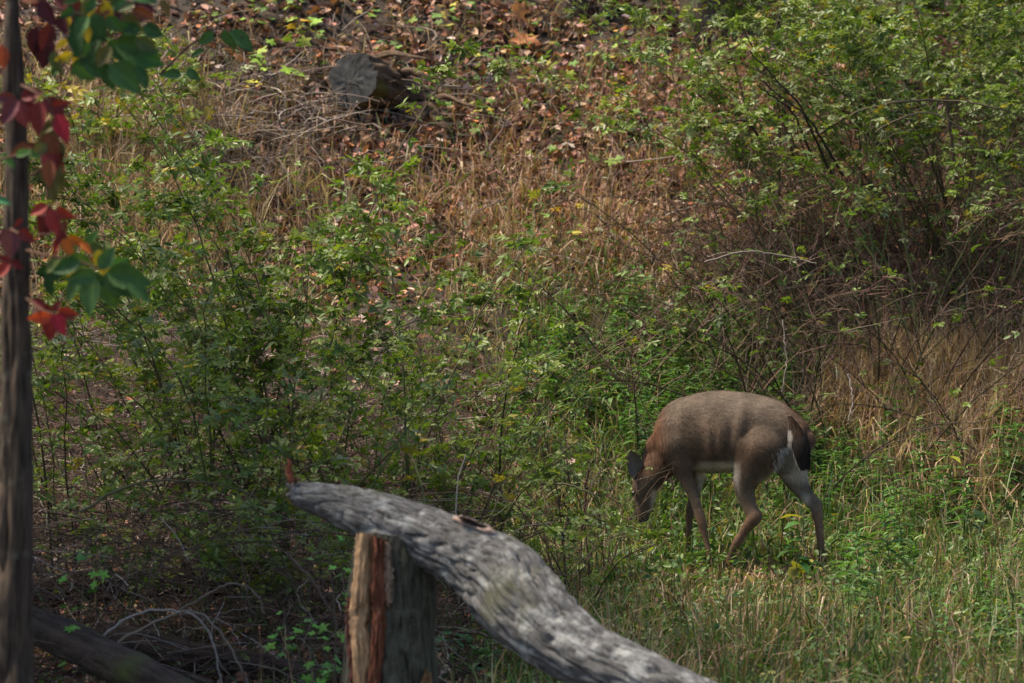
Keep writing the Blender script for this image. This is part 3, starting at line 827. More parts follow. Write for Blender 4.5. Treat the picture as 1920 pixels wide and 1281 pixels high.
bb = Buf(); bb.add(*blades(P, rng, 0.24, 0.009, 1.8, pick(RUSSET, len(P), rng), lean=0.75))
tag(obj('russet_grass', bb.data('russet_grass', M['grass'])), 'reddish-brown dead grass on the middle of the slope', 'dead grass', kind='stuff')

# broad little weeds: rosettes of short leaves hugging the ground
P, rng = scatter(48000, lambda a, b_: 0.8 * f_green(a, b_) + 0.03 + 0.06 * left_dark(a, b_), seed=6)
n = len(P); P = P + np.stack([0 * P[:, 0], 0 * P[:, 0], rng.uniform(0.02, 0.2, n)], -1)
pxx, pyy = to_px(P); kp = rng.random(n) > 0.75 * G(pxx, pyy, 1400, 1080, 230, 75); P = P[kp]; n = len(P)
bb = Buf(); d = rng.standard_normal((n, 3)); d[:, 2] = d[:, 2] * 0.5 + 0.15
bb.add(*place(LEAF_V, LEAF_F, P, d, rng.standard_normal((n, 3)) * 0.5 + (0, 0, 1), rng.uniform(0.02, 0.06, n), pick(GREEN, n, rng)))
tag(obj('weeds', bb.data('weeds', M['leaf'])), 'low broad-leaved weeds growing through the grass', 'weeds', kind='stuff')

# leaf litter
LIT = [(0.25, 0.145, 0.10, 4), (0.34, 0.22, 0.165, 3), (0.42, 0.30, 0.24, 2), (0.15, 0.08, 0.055, 3.5), (0.34, 0.15, 0.075, 1.8), (0.07, 0.042, 0.032, 3), (0.5, 0.41, 0.35, 0.7)]
lob = []
th = np.linspace(0, 2 * np.pi, 14, endpoint=False)
for a in range(14):
    r0 = 0.5 if a % 2 == 0 else 0.27
    lob.append((0.5 + math.cos(th[a]) * r0 * 1.05, math.sin(th[a]) * r0 * 0.8, 0.10 * math.sin(3 * th[a]) - 0.05))
LOB_V = np.array([(0.5, 0, -0.1)] + lob); LOB_F = np.array([(0, 1 + a, 1 + (a + 1) % 14) for a in range(14)])
CURL_V = LEAF_V.copy(); CURL_V[:, 1] *= 1.35; CURL_V[2:4, 2] += 0.16; CURL_V[5:7, 2] += 0.12; CURL_V[4, 2] += 0.15
P, rng = scatter(64000, f_litter, seed=8)
n = len(P); P[:, 2] += rng.uniform(0.0, 0.07, n)
bb = Buf(); d = rng.standard_normal((n, 3)); d[:, 2] *= 0.35
up = rng.standard_normal((n, 3)) * 0.75 + (0, -0.3, 1)
s = rng.uniform(0.035, 0.10, n); C = pick(LIT, n, rng, 0.2) * (1.08, 1.03, 1.05)
h = n * 3 // 4
bb.add(*place(CURL_V, LEAF_F, P[:h], d[:h], up[:h], s[:h], C[:h])); bb.add(*place(LOB_V, LOB_F, P[h:], d[h:], up[h:], s[h:] * 1.35, C[h:]))
tag(obj('leaf_litter', bb.data('leaf_litter', M['litter'], smooth=False)), 'brown and pinkish dead leaves covering the slope', 'leaf litter', kind='stuff')


# dead twigs strewn on the floor
def twig_stuff(name, n, fn, seed, hgt, L, col, label, r=0.0028, flat=0.35, y0=14.2, bright=0.15):
    P, rng = scatter(n, fn, seed=seed, y0=y0)
    n = len(P)
    P = P + np.stack([0 * P[:, 0], 0 * P[:, 0], hgt * rng.random(n) ** 1.5], -1)
    d = rng.standard_normal((n, 3)); d[:, 2] *= flat; d = norm(d)
    t8 = np.linspace(-0.5, 0.5, 8)[None, :, None]
    LL = (L * rng.uniform(0.4, 1.5, n))[:, None, None]
    bend = rng.standard_normal((n, 1, 3)) * 0.5; bend[..., 2] = -np.abs(bend[..., 2]) * 0.9
    pts = P[:, None] + LL * (d[:, None] * t8 + bend * t8 ** 2) + 0.006 * rng.standard_normal((n, 8, 3))
    pts[..., 2] = np.maximum(pts[..., 2], T(pts[..., 0], pts[..., 1]) + 0.005)
    R_ = (r * rng.uniform(0.4, 1.5, n))[:, None] * np.linspace(1.2, 0.5, 8)[None]
    v, f = tubes(pts, R_, 3)
    c = np.array(col) * rng.uniform(0.45, 1.7, (n, 1)); pale = rng.random(n) < bright; c[pale] = np.array((0.27, 0.23, 0.2)) * rng.uniform(0.7, 1.3, (pale.sum(), 1))
    bb = Buf(); bb.add(v, f, np.repeat(c, 24, 0))
    return tag(obj(name, bb.data(name, M['twig'])), label, 'twigs', kind='stuff')


twig_stuff('brush_pile', 9000, lambda px, py: left_dark(px, py) + 0.4 * G(px, py, 300, 800, 300, 120), 11, 0.75, 0.55, (0.07, 0.046, 0.036), 'tangle of dead twigs and stems on the dark ground at lower left', y0=15.4, r=0.0022)
twig_stuff('dead_brush', 1500, lambda px, py: G(px, py, 480, 250, 250, 110) * (1 - 0.6 * G(px, py, 680, 170, 80, 60)), 12, 0.25, 0.7, (0.11, 0.085, 0.075), 'grey-brown dead brush on the bank below the sawn log', y0=23, r=0.0045, bright=0.25)
twig_stuff('fallen_twigs', 5000, lambda px, py: G(px, py, 1640, 560, 320, 100) * sm(py, 720, 640), 13, 0.8, 0.5, (0.08, 0.05, 0.037), 'thin dead twigs tangled under the right thicket', r=0.0026, y0=21)
twig_stuff('fallen_twigs', 900, lambda px, py: (0.1 + G(px, py, 1050, 930, 110, 160)) * (1 - G(px, py, 1400, 1000, 260, 230)), 14, 0.12, 0.35, (0.08, 0.05, 0.037), 'thin dead twigs lying in the grass and by the bare canes', r=0.002, bright=0.05)


# ------------------------------------------------------------------ countable sticks
def stick(name, pts, r0, r1, col, label, cat='stick', group=None, n=6, wob=0.008, k=24, parts=None):
    pts = np.array(pts, float); kk = len(pts)
    tt = np.linspace(0, kk - 1, k); Q = np.stack([np.interp(tt, np.arange(kk), pts[:, c]) for c in range(3)], -1)
    for _ in range(3): Q[1:-1] = (Q[:-2] + 2 * Q[1:-1] + Q[2:]) / 4
    Q += wob * RNG.standard_normal(Q.shape) * 0.4
    v, f = tubes(Q[None], np.linspace(r0, r1, k)[None], n)
    o0 = Q[0]
    bb = Buf(); bb.add(v, f, np.array(col))
    o = obj(name, bb.data(name, M['twig'], o0), None, o0)
    return tag(o, label, cat, group)


def S(pl): return [at(*p_) for p_ in pl]
GREY = (0.24, 0.21, 0.19); BRN = (0.12, 0.085, 0.065)
stick('arching_cane', S([(150, 960, 16.4), (215, 920, 16.4), (270, 902, 16.4), (340, 899, 16.4), (410, 908, 16.4), (470, 925, 16.4), (520, 950, 16.4)]), 0.0065, 0.003, (0.10, 0.09, 0.05), 'long greenish cane arching above the shaded brush', 'cane')
stick('arching_cane', S([(190, 1195, 15.3), (250, 1150, 15.3), (310, 1142, 15.3), (370, 1152, 15.3), (400, 1200, 15.3), (415, 1290, 15.3)]), 0.005, 0.004, GREY, 'pale bent cane curving down over the rotting logs', 'cane')
stick('arching_cane', S([(200, 1215, 15.2), (290, 1165, 15.2), (360, 1140, 15.2), (400, 1165, 15.2), (440, 1225, 15.2), (465, 1290, 15.2)]), 0.0045, 0.004, (0.18, 0.15, 0.12), 'second bent cane reaching the bottom edge left of the stump', 'cane')
stick('arching_cane', S([(330, 1150, 15.9), (395, 1110, 15.9), (440, 1090, 15.9), (480, 1110, 15.9), (495, 1150, 15.9)]), 0.005, 0.004, (0.17, 0.13, 0.10), 'short brown cane hooped above the middle log', 'cane')
stick('arching_cane', S([(165, 1070, 16.3), (220, 1100, 16.3), (290, 1130, 16.3)]), 0.004, 0.003, (0.2, 0.15, 0.12), 'thin straight brown twig crossing in front of the mossy log', 'cane')
stick('arching_cane', S([(540, 1040, 15.8), (580, 1080, 15.8), (620, 1140, 15.8), (640, 1200, 15.8)]), 0.007, 0.005, BRN, 'brown stick leaning against the left side of the stump', 'cane')
stick('arching_cane', S([(985, 912, 18.4), (1030, 905, 18.4), (1075, 910, 18.4), (1110, 925, 18.4), (1125, 935, 18.4)]), 0.006, 0.003, (0.16, 0.14, 0.08), 'pale cane bent over just left of the deer head', 'cane')
stick('dead_branch', S([(240, 215, 27.0), (265, 180, 26.9), (300, 160, 26.8), (330, 135, 26.7), (350, 110, 26.6)]), 0.010, 0.006, GREY, 'pale dead branch curving up at the upper left', 'branch')
stick('dead_branch', S([(550, 115, 29.2), (590, 85, 29.3), (640, 55, 29.6), (700, 20, 30)]), 0.012, 0.008, (0.2, 0.17, 0.15), 'grey dead branch slanting up left of the sawn log', 'branch')
a_ = ground_at(1115, 540); b_ = ground_at(1230, 500); c_ = ground_at(1330, 478)
stick('dead_branch', [a_ + (0, 0, 0.06), b_ + (0, 0, 0.05), c_ + (0, 0, 0.08)], 0.016, 0.010, (0.13, 0.09, 0.07), 'brown branch lying aslant in the russet grass', 'branch')
for k, (pl, lab) in enumerate([([(665, 290, 27.5), (672, 250, 27.5), (664, 205, 27.4), (680, 170, 27.4), (672, 120, 27.3)], 'thin grey stem standing before the sawn log face'),
                               ([(725, 185, 27.4), (710, 150, 27.5), (690, 120, 27.6), (650, 100, 27.7)], 'thin grey stem curling over the sawn log'),
                               ([(560, 260, 26.8), (570, 290, 26.8), (600, 330, 26.7), (640, 365, 26.7)], 'pale dead branch below the dark hollow'),
                               ([(575, 245, 26.8), (590, 270, 26.8), (595, 320, 26.8)], 'pale upright dead twig at the hollow below the sawn log'),
                               ([(530, 345, 26.5), (560, 345, 26.5), (575, 375, 26.5)], 'short pale branch above the left thicket'),
                               ([(430, 225, 27.0), (500, 205, 27.2), (560, 190, 27.4), (620, 140, 27.8)], 'long thin stick leaning left of the sawn log')]):
    stick('dead_branch', S(pl), 0.009, 0.005, (0.26, 0.235, 0.22) if k > 1 else (0.16, 0.13, 0.11), lab, 'branch')
stick('dead_branch', S([(1320, 490, 22.6), (1400, 470, 22.5), (1480, 480, 22.5), (1530, 495, 22.4)]), 0.006, 0.003, (0.17, 0.14, 0.12), 'pale forked branch across the right thicket', 'branch')
stick('dead_branch', S([(1590, 700, 21.9), (1600, 745, 21.8), (1590, 790, 21.7)]), 0.003, 0.002, (0.25, 0.22, 0.2), 'pale twig hanging in the gap above the deer rump', 'branch')
stick('dead_branch', S([(1468, 600, 22.4), (1475, 680, 22.3), (1466, 735, 22.2)]), 0.0045, 0.004, (0.14, 0.12, 0.10), 'grey upright stem above the deer back', 'branch')
stick('long_cane', S([(1530, 255, 23.8), (1600, 210, 23.8), (1700, 188, 23.8), (1800, 188, 23.8), (1880, 205, 23.8), (1960, 235, 23.8)]), 0.009, 0.004, (0.10, 0.075, 0.055), 'long brown cane arching in front of the upper right leaves', 'cane')
stick('long_cane', S([(1640, 250, 23.7), (1700, 215, 23.7), (1740, 210, 23.7), (1800, 235, 23.7), (1860, 290, 23.7), (1900, 380, 23.7)]), 0.006, 0.003, (0.11, 0.085, 0.065), 'thinner brown cane arching down towards the right edge', 'cane')
for x0, y0_, x1, y1_, lab in [(1405, 95, 1560, 330, 'dark straight cane rising steeply at the upper left of the right thicket'), (1425, 150, 1580, 330, 'dark cane parallel below the steepest one'), (1420, 160, 1520, 290, 'short dark cane ending at the pale leaves'), (1350, 230, 1420, 255, 'dark cane jutting out over the leaf litter')]:
    stick('long_cane', S([(x0, y0_, 23.5), ((x0 + x1) / 2 + 18, (y0_ + y1_) / 2 - 16, 23.7), (x1, y1_, 24)]), 0.004, 0.009, (0.04, 0.03, 0.025), lab, 'cane')
stick('upright_cane', S([(1775, 190, 24.0), (1780, 240, 24.0), (1790, 310, 24.0), (1800, 400, 24.1)]), 0.009, 0.013, (0.08, 0.055, 0.04), 'upright brown stem in the right thicket', 'stem')
for px0, lab in [((1095, 880), 'brown woody stem standing left of the deer head'), ((1060, 960), 'dark woody stem above the grey log')]:
    a_ = ground_at(px0[0] - 20, 1110)
    stick('woody_stem', [a_, at(px0[0] - 4, 1000, a_[1]), at(px0[0] + 8, px0[1], a_[1])], 0.012, 0.006, (0.085, 0.05, 0.035), lab, 'stem')


# ------------------------------------------------------------------ herbs that can be counted
def copy_tree(src, loc, rz, s, label=None):
    r = src.copy(); COL.objects.link(r); r.location = tuple(float(c) for c in loc); r.rotation_euler = (0, 0, rz); r.scale = (s, s, s)
    if label: r['label'] = label
    for ch in list(src.children):
        c = ch.copy(); COL.objects.link(c); c.parent = r
    return r


def herb(seed, h, nl, lw, ll, cols, droop=0.4, label='', name='goldenrod', group=None, yellow=False):
    rng = np.random.default_rng(seed)
    root = empty(name, (0, 0, 0), label, 'plant', group)
    k = 10; s = np.linspace(0, 1, k)
    P = np.stack([0.05 * np.sin(s * 2 + seed), 0.04 * s * np.cos(seed), h * s], -1)
    v, f = tubes(P[None], np.linspace(0.0035, 0.0015, k)[None], 4)
    b_ = Buf(); b_.add(v, f, (0.09, 0.10, 0.04)); obj('stem', b_.data('stem', M['twig']), root)
    q = rng.uniform(0.2, 1, nl) ** 0.8; az = np.arange(nl) * 2.4 + rng.random(nl)
    pos = np.stack([np.interp(q, s, P[:, c]) for c in range(3)], -1)
    d = np.stack([np.cos(az), np.sin(az), 0.55 - droop * (1.1 - q) + 0.2 * rng.standard_normal(nl)], -1)
    tv = LEAF_V.copy(); tv[:, 1] *= lw; tv[3:6, 2] -= 0.10; tv[4, 2] -= 0.2
    b_ = Buf(); b_.add(*place(tv, LEAF_F, pos, d, np.tile((0, 0, 1.0), (nl, 1)) + 0.2 * rng.standard_normal((nl, 3)), ll * (1.25 - 0.6 * q) * rng.uniform(0.7, 1.2, nl), pick(cols, nl, rng)))
    tag(obj('leaves', b_.data('leaves', M['leaf']), root), kind='stuff')
    if yellow:
        b_ = Buf(); n = 50; pp = P[-1] + rng.standard_normal((n, 3)) * (0.02, 0.02, 0.03)
        b_.add(*place(LEAF_V, LEAF_F, pp, rng.standard_normal((n, 3)), rng.standard_normal((n, 3)), np.full(n, 0.012), pick([(0.5, 0.33, 0.03, 1)], n, rng)))
        tag(obj('flowers', b_.data('flowers', M['leaf']), root), kind='stuff')
    return root


HG = [(0.07, 0.16, 0.03, 3), (0.10, 0.20, 0.05, 3), (0.05, 0.12, 0.025, 2), (0.14, 0.22, 0.07, 1)]
HL = 'narrow-leaved green weed growing up through the grass'
protos = [herb(s_, h_, n_, 0.55, l_, HG, label=HL, group='narrow-leaved weeds in the grass') for s_, h_, n_, l_ in ((1, 0.42, 34, 0.10), (2, 0.32, 26, 0.09), (3, 0.52, 40, 0.10))]
used = set()
rr = random.Random(5)
spots = []
HERBS = [(1310, 640, 90, 50, 26, 'narrow-leaved green weed on the slope above the deer shoulder'), (1330, 725, 70, 20, 22, 'narrow-leaved green weed just behind the deer back'), (1120, 730, 90, 60, 22, 'narrow-leaved green weed between the left thicket and the deer'),
         (1530, 790, 30, 40, 9, 'narrow-leaved green weed behind the deer rump'), (1780, 900, 90, 50, 24, 'leafy green weed in front of the dry grass at the right'), (1890, 880, 30, 40, 8, 'leafy green weed at the right edge below the dry grass'),
         (1620, 900, 110, 80, 18, 'green weed among the blades right of the deer tail'), (1150, 640, 120, 40, 18, 'small green weed at the foot of the russet slope'), (1480, 1080, 40, 30, 6, 'green weed between the hind legs of the deer'),
         (1060, 800, 80, 70, 14, 'green weed beside the bare rose canes left of the deer head'), (1750, 1000, 120, 120, 14, 'green weed in the open grass at lower right'), (1200, 1090, 150, 60, 8, 'green weed in the grass below the deer head'),
         (1240, 830, 60, 60, 14, 'green weed around the deer head and neck'), (1450, 900, 60, 50, 8, 'green weed under the deer belly'), (1600, 1130, 110, 60, 16, 'green weed in the open grass below the deer rump'), (1860, 1130, 50, 80, 9, 'green weed at the right edge of the open grass')]
for (cx, cy, sx, sy, n, lb) in HERBS:
    for _ in range(n): spots.append((rr.gauss(cx, sx), rr.gauss(cy, sy), lb))
for k, (a, b_, lb) in enumerate(spots):
    p_ = ground_at(a, b_ + 55)
    if 1180 < a < 1560 and p_[1] < 21.3 and not (k % 5 == 0): continue
    pr = protos[k % 3]
    if k % 3 not in used:
        used.add(k % 3); pr.location = tuple(p_); pr['label'] = lb
    else: copy_tree(pr, p_, rr.random() * 6.28, rr.uniform(0.6, 1.15), lb)
for k in (0, 1, 2):
    if k not in used: protos[k].location = tuple(ground_at(1700 + 30 * k, 1000))
y = herb(9, 0.55, 40, 0.5, 0.09, HG, label='goldenrod with a small yellow flower head right of the deer', name='goldenrod', yellow=True)
y.location = tuple(ground_at(1728, 880))
# sturdier dark-leaved plant by the hind leg
y = herb(12, 0.42, 12, 1.1, 0.16, [(0.05, 0.13, 0.02, 1), (0.25, 0.26, 0.03, 0.3)], droop=0.9, label='broad-leaved weed with one yellowing leaf below the deer belly', name='broad_weed')
y.location = tuple(ground_at(1490, 1120))
y = herb(13, 0.5, 14, 1.0, 0.15, [(0.05, 0.12, 0.025, 1), (0.25, 0.26, 0.03, 0.15)], droop=0.9, label='tall broad-leaved weed in the grass right of the deer', name='broad_weed')
y.location = tuple(ground_at(1765, 1000))

# sedge clump with long straight blades beside the hind leg
P, rng = scatter(900, lambda a, b_: G(a, b_, 1620, 980, 110, 60), seed=31)
root = empty('sedge_clump', ground_at(1620, 1000), 'clump of long blue-green blades right of the hind leg', 'grass clump')
bb = Buf(); bb.add(*blades(P, rng, 0.42, 0.010, 0.6, pick([(0.10, 0.18, 0.07, 1), (0.14, 0.22, 0.10, 1)], len(P), rng), lean=0.6))
tag(obj('blades', bb.data('blades', M['grass'], np.array(root.location)), root), kind='stuff')

# saplings with lobed leaves on the slope and by the log
def lobed(seed, h, nl, ll, cols, label, loc, name='sapling', group=None, cat='sapling', nind=99, lean=0.0):
    rng = np.random.default_rng(seed)
    root = empty(name, loc, label, cat, group)
    s = np.linspace(0, 1, 8); P = np.stack([lean * s + 0.04 * np.sin(3 * s + seed), 0.03 * s, h * s], -1)
    v, f = tubes(P[None], np.linspace(0.005, 0.002, 8)[None], 5)
    b_ = Buf(); b_.add(v, f, (0.09, 0.07, 0.05)); obj('stem', b_.data('stem', M['twig']), root)
    q = rng.uniform(0.3, 1, nl); az = np.arange(nl) * 2.4 + rng.random(nl)
    pos = np.stack([np.interp(q, s, P[:, c]) for c in range(3)], -1) + np.stack([np.cos(az), np.sin(az), 0 * az + 0.1], -1) * ll * rng.uniform(0.2, 1.3, (nl, 1))
    for i_ in range(nl):
        tv = MAPLE_V; c = pick(cols, 1, rng)
        d = np.array([[math.cos(az[i_]), math.sin(az[i_]), -0.25 + 0.2 * rng.standard_normal()]])
        v, f, cc = place(tv, MAPLE_F, np.zeros((1, 3)), d, np.array([[0, -0.35, 1.0]]) + 0.3 * rng.standard_normal((1, 3)), [ll * rng.uniform(0.7, 1.2)], c)
        o = obj('leaf', mesh_data('leaf', v, f, M['bigleaf'], cc), root, pos[i_])
    return root


mp = []
for a in range(22):
    th_ = a / 22 * 2 * np.pi
    rr_ = 0.50 * (0.72 + 0.28 * math.cos(5 * th_)) * (1.0 if a % 2 == 0 else 0.86)
    mp.append((0.42 + math.cos(th_) * rr_, math.sin(th_) * rr_, 0.05 * math.sin(2 * th_) - 0.06 * abs(math.sin(th_))))
MAPLE_V = np.array([(0.38, 0, 0.0)] + mp); MAPLE_F = np.array([(0, 1 + a, 1 + (a + 1) % 22) for a in range(22)])
YG = [(0.15, 0.22, 0.025, 3), (0.10, 0.18, 0.03, 4), (0.28, 0.26, 0.035, 1), (0.42, 0.28, 0.04, 0.3)]
places = [(930, 150), (945, 175), (910, 165), (1080, 190), (1055, 185), (1135, 115), (1150, 245), (1100, 335), (1010, 300), (900, 230), (920, 255), (1175, 120), (1240, 70), (1280, 110), (1215, 110), (1270, 60), (985, 30), (815, 60), (860, 40), (480, 60), (570, 70), (520, 30), (400, 40), (740, 100), (1300, 130), (1390, 120), (1350, 60), (1110, 30), (1200, 20), (1020, 95), (870, 250), (690, 50), (1045, 470), (1260, 20)]
def seed_label(a, b_):
    if b_ > 400: return 'green seedling alone in the russet grass of the slope'
    if b_ > 280: return 'green seedling low in the leaf litter, left of the right thicket' if a > 1050 else 'green seedling in the litter above the left thicket'
    if a < 600: return 'yellow-green seedling at the top edge left of the sawn log'
    if a < 830: return 'yellow-green seedling at the top edge above the sawn log'
    if b_ > 200: return 'green seedling in the litter right of the sawn log' if a < 1000 else 'yellow-green seedling in the middle of the leaf litter'
    if a < 1000: return 'yellow-green seedling upslope between the sawn log and the orange leaf' if b_ < 100 else 'green seedling below the large orange leaf'
    if a < 1200: return 'yellow-green seedling near the brown trunk at the top'
    return 'yellow-green seedling near the broad grey trunk at the top'


for k, (a, b_) in enumerate(places):
    lobed(300 + k, rr.uniform(0.15, 0.38), rr.randint(6, 13), rr.uniform(0.07, 0.115), YG, seed_label(a, b_), ground_at(a, b_ + 18), name='seedling', group='seedlings on the slope', cat='seedling')
lobed(401, 0.62, 20, 0.14, [(0.17, 0.28, 0.03, 3), (0.22, 0.28, 0.04, 1), (0.5, 0.33, 0.04, 0.7)], 'bright yellow-green sapling left of the sawn log', ground_at(520, 185), lean=0.12)
lobed(402, 0.20, 10, 0.085, [(0.4, 0.3, 0.03, 2), (0.3, 0.3, 0.03, 1)], 'small yellow sapling below the bright green one', ground_at(487, 200))
for k, (a, b_, d_) in enumerate([(870, 1190, 16.0), (905, 1235, 15.7), (850, 1245, 15.8), (960, 1250, 15.6), (890, 1265, 15.5), (1000, 1235, 15.8), (830, 1225, 16.1), (930, 1205, 16.0)]):
    x = (a - 960) / FPX * d_
    lobed(420 + k, 0.14 + 0.1 * rr.random(), 9, 0.085, [(0.06, 0.16, 0.05, 2), (0.09, 0.19, 0.06, 1)], 'blue-green woodland plant under the bend of the grey log', ground_at(a, b_ + 25, 14.8), name='woodland_plant', group='woodland plants under the log', cat='plant')
for k, (a, b_, lab) in enumerate([(610, 1010, 'bright green seedling left of the stump top, below the log'), (545, 1150, 'bright green seedling low at the left of the stump'), (600, 1180, 'green seedling touching the foot of the stump'), (170, 1000, 'dull green seedling in the shade beside the tree trunk')]):
    p_ = at(a, b_ + 12, 15.3 if k else 15.0)
    g_ = T(p_[0], p_[1])
    lobed(440 + k, float(p_[2] - g_) + 0.05, 16, 0.062, [(0.10, 0.24, 0.03, 2), (0.08, 0.2, 0.04, 1)], lab, (p_[0], p_[1], g_))

# single fallen leaves that stand out
def fallen_leaf(px, py, s_, col, label, shape='lob', up=0.05, g_=None):
    p_ = ground_at(px, py); tv, tf = (LOB_V, LOB_F) if shape == 'lob' else (MAPLE_V, MAPLE_F)
    v, f, c = place(tv, tf, np.zeros((1, 3)), RNG.standard_normal((1, 3)) * (1, 0.3, 0.3), np.array([[0.1, -0.8, 0.8]]), [s_], np.array([col], float))
    return tag(obj('fallen_leaf', mesh_data('fallen_leaf', v, f, M['bigleaf'], c), None, p_ + (0, -0.05, up)), label, 'leaf', g_)


fallen_leaf(1860, 1030, 0.2, (0.16, 0.24, 0.11), 'pale green lobed leaf lying in the grass at right', up=0.12)
fallen_leaf(1075, 412, 0.09, (0.5, 0.4, 0.03), 'single yellow leaf among the russet grass', up=0.1)
fallen_leaf(1240, 605, 0.10, (0.5, 0.36, 0.27), 'pale pinkish dead leaf in the grass above the deer', up=0.1)
fallen_leaf(648, 200, 0.16, (0.45, 0.26, 0.16), 'tan star-shaped leaf hanging before the sawn log', up=0.22)
fallen_leaf(955, 88, 0.26, (0.42, 0.17, 0.07), 'large orange-brown leaf at the top of the litter', up=0.1)
fallen_leaf(980, 75, 0.2, (0.45, 0.2, 0.09), 'orange leaf just right of the largest orange one', up=0.12)
fallen_leaf(1640, 585, 0.1, (0.42, 0.06, 0.06), 'small red leaf caught in the right thicket', up=0.12)
fallen_leaf(235, 1125, 0.09, (0.30, 0.12, 0.06), 'orange-brown leaf lying on the mossy log', up=0.12)
fallen_leaf(1115, 1115, 0.11, (0.33, 0.15, 0.08), 'brown dead leaf beside the woody stem', up=0.03)


# ------------------------------------------------------------------ blurred vine leaves in front of the left tree
def big_leaf_mesh(name, wid, cup, ser, seed):
    rng = np.random.default_rng(seed)
    N, W = 12, 7
    V, F = [], []
    for a in range(N + 1):
        s = a / N
        hw = wid * 0.5 * (math.sin(math.pi * s ** 0.8) ** 0.85) * (1 - 0.25 * s) + 0.002
        for w_ in range(W):
            f = (w_ / (W - 1)) * 2 - 1
            e = 1 + (ser * (1 if a % 2 else -1) if abs(f) == 1 else 0)
            V.append((s, f * hw * e, cup * (abs(f) ** 1.3) * hw * 2 - 0.22 * s * s * 0.6 + 0.012 * math.sin(s * 30) * abs(f)))
    for a in range(N):
        for w_ in range(W - 1):
            q = a * W + w_; F.append((q, q + 1, q + W + 1, q + W))
    return np.array(V), np.array(F)


BL = [big_leaf_mesh('broad_leaf', 0.62, 0.25, 0.04, 1), big_leaf_mesh('broad_leaf', 0.5, 0.35, 0.03, 2), big_leaf_mesh('broad_leaf', 0.72, 0.15, 0.04, 3)]


def leaf_at(root, px, py, d, ang, size_px, col, kind, rng, nup=None, curl=1.0):
    """leaf whose stalk end is at the pixel, pointing along ang (degrees, 0 = right, 90 = up)"""
    tv, tf = BL[kind]
    a = math.radians(ang)
    dr = np.array([[math.cos(a), 0.12 * rng.standard_normal(), math.sin(a)]])
    size_px *= 0.95
    up = np.array([[0.35 * rng.standard_normal(), -1.0, 0.15 + 0.3 * rng.standard_normal()]])
    c = np.array(col)
    v, f, cc = place(tv, tf, np.zeros((1, 3)), dr, up, [size_px * d / FPX], c[None])
    mid = np.abs(np.tile(tv[:, 1], 1)) < 0.02
    mot = np.array([1 + 0.25 * mnoise.noise(Vector(p_) * 7 + Vector((px, py, 0))) for p_ in tv])[:, None]
    cc = np.clip(cc * mot, 0.004, 0.8); cc[mid] *= 1.25
    p_ = at(px, py, d) - np.array(root.location)
    return obj('leaf', mesh_data('leaf', v, f, M['bigleaf'], cc), root, p_)


def spill(seed, n, x0, x1, y0, y1, s0, s1, cols, a0, a1):
    r_ = random.Random(seed)
    return [(r_.uniform(x0, x1), r_.uniform(y0, y1), r_.uniform(a0, a1), r_.uniform(s0, s1), r_.choice(cols), r_.choice((0, 0, 1, 2))) for _ in range(n)]


def vine(name, label, stems, leaves, cat, seed, d0=12.0):
    rng = np.random.default_rng(seed)
    o0 = at(*stems[0][0])
    root = empty(name, o0, label, cat)
    for st_ in stems:
        pts = np.array([at(*p_) for p_ in st_]); kk = len(pts); tt = np.linspace(0, kk - 1, 20)
        Q = np.stack([np.interp(tt, np.arange(kk), pts[:, c]) for c in range(3)], -1)
        for _ in range(2): Q[1:-1] = (Q[:-2] + 2 * Q[1:-1] + Q[2:]) / 4
        v, f = tubes(Q[None], np.linspace(0.005, 0.0025, 20)[None], 5)
        b_ = Buf(); b_.add(v, f, (0.09, 0.05, 0.035)); obj('stem', b_.data('stem', M['twig'], o0), root)
    for (px, py, ang, sz, col, kd) in leaves:
        leaf_at(root, px, py, d0 + rng.uniform(-0.25, 0.1), ang, sz, col, kd, rng)
    return root


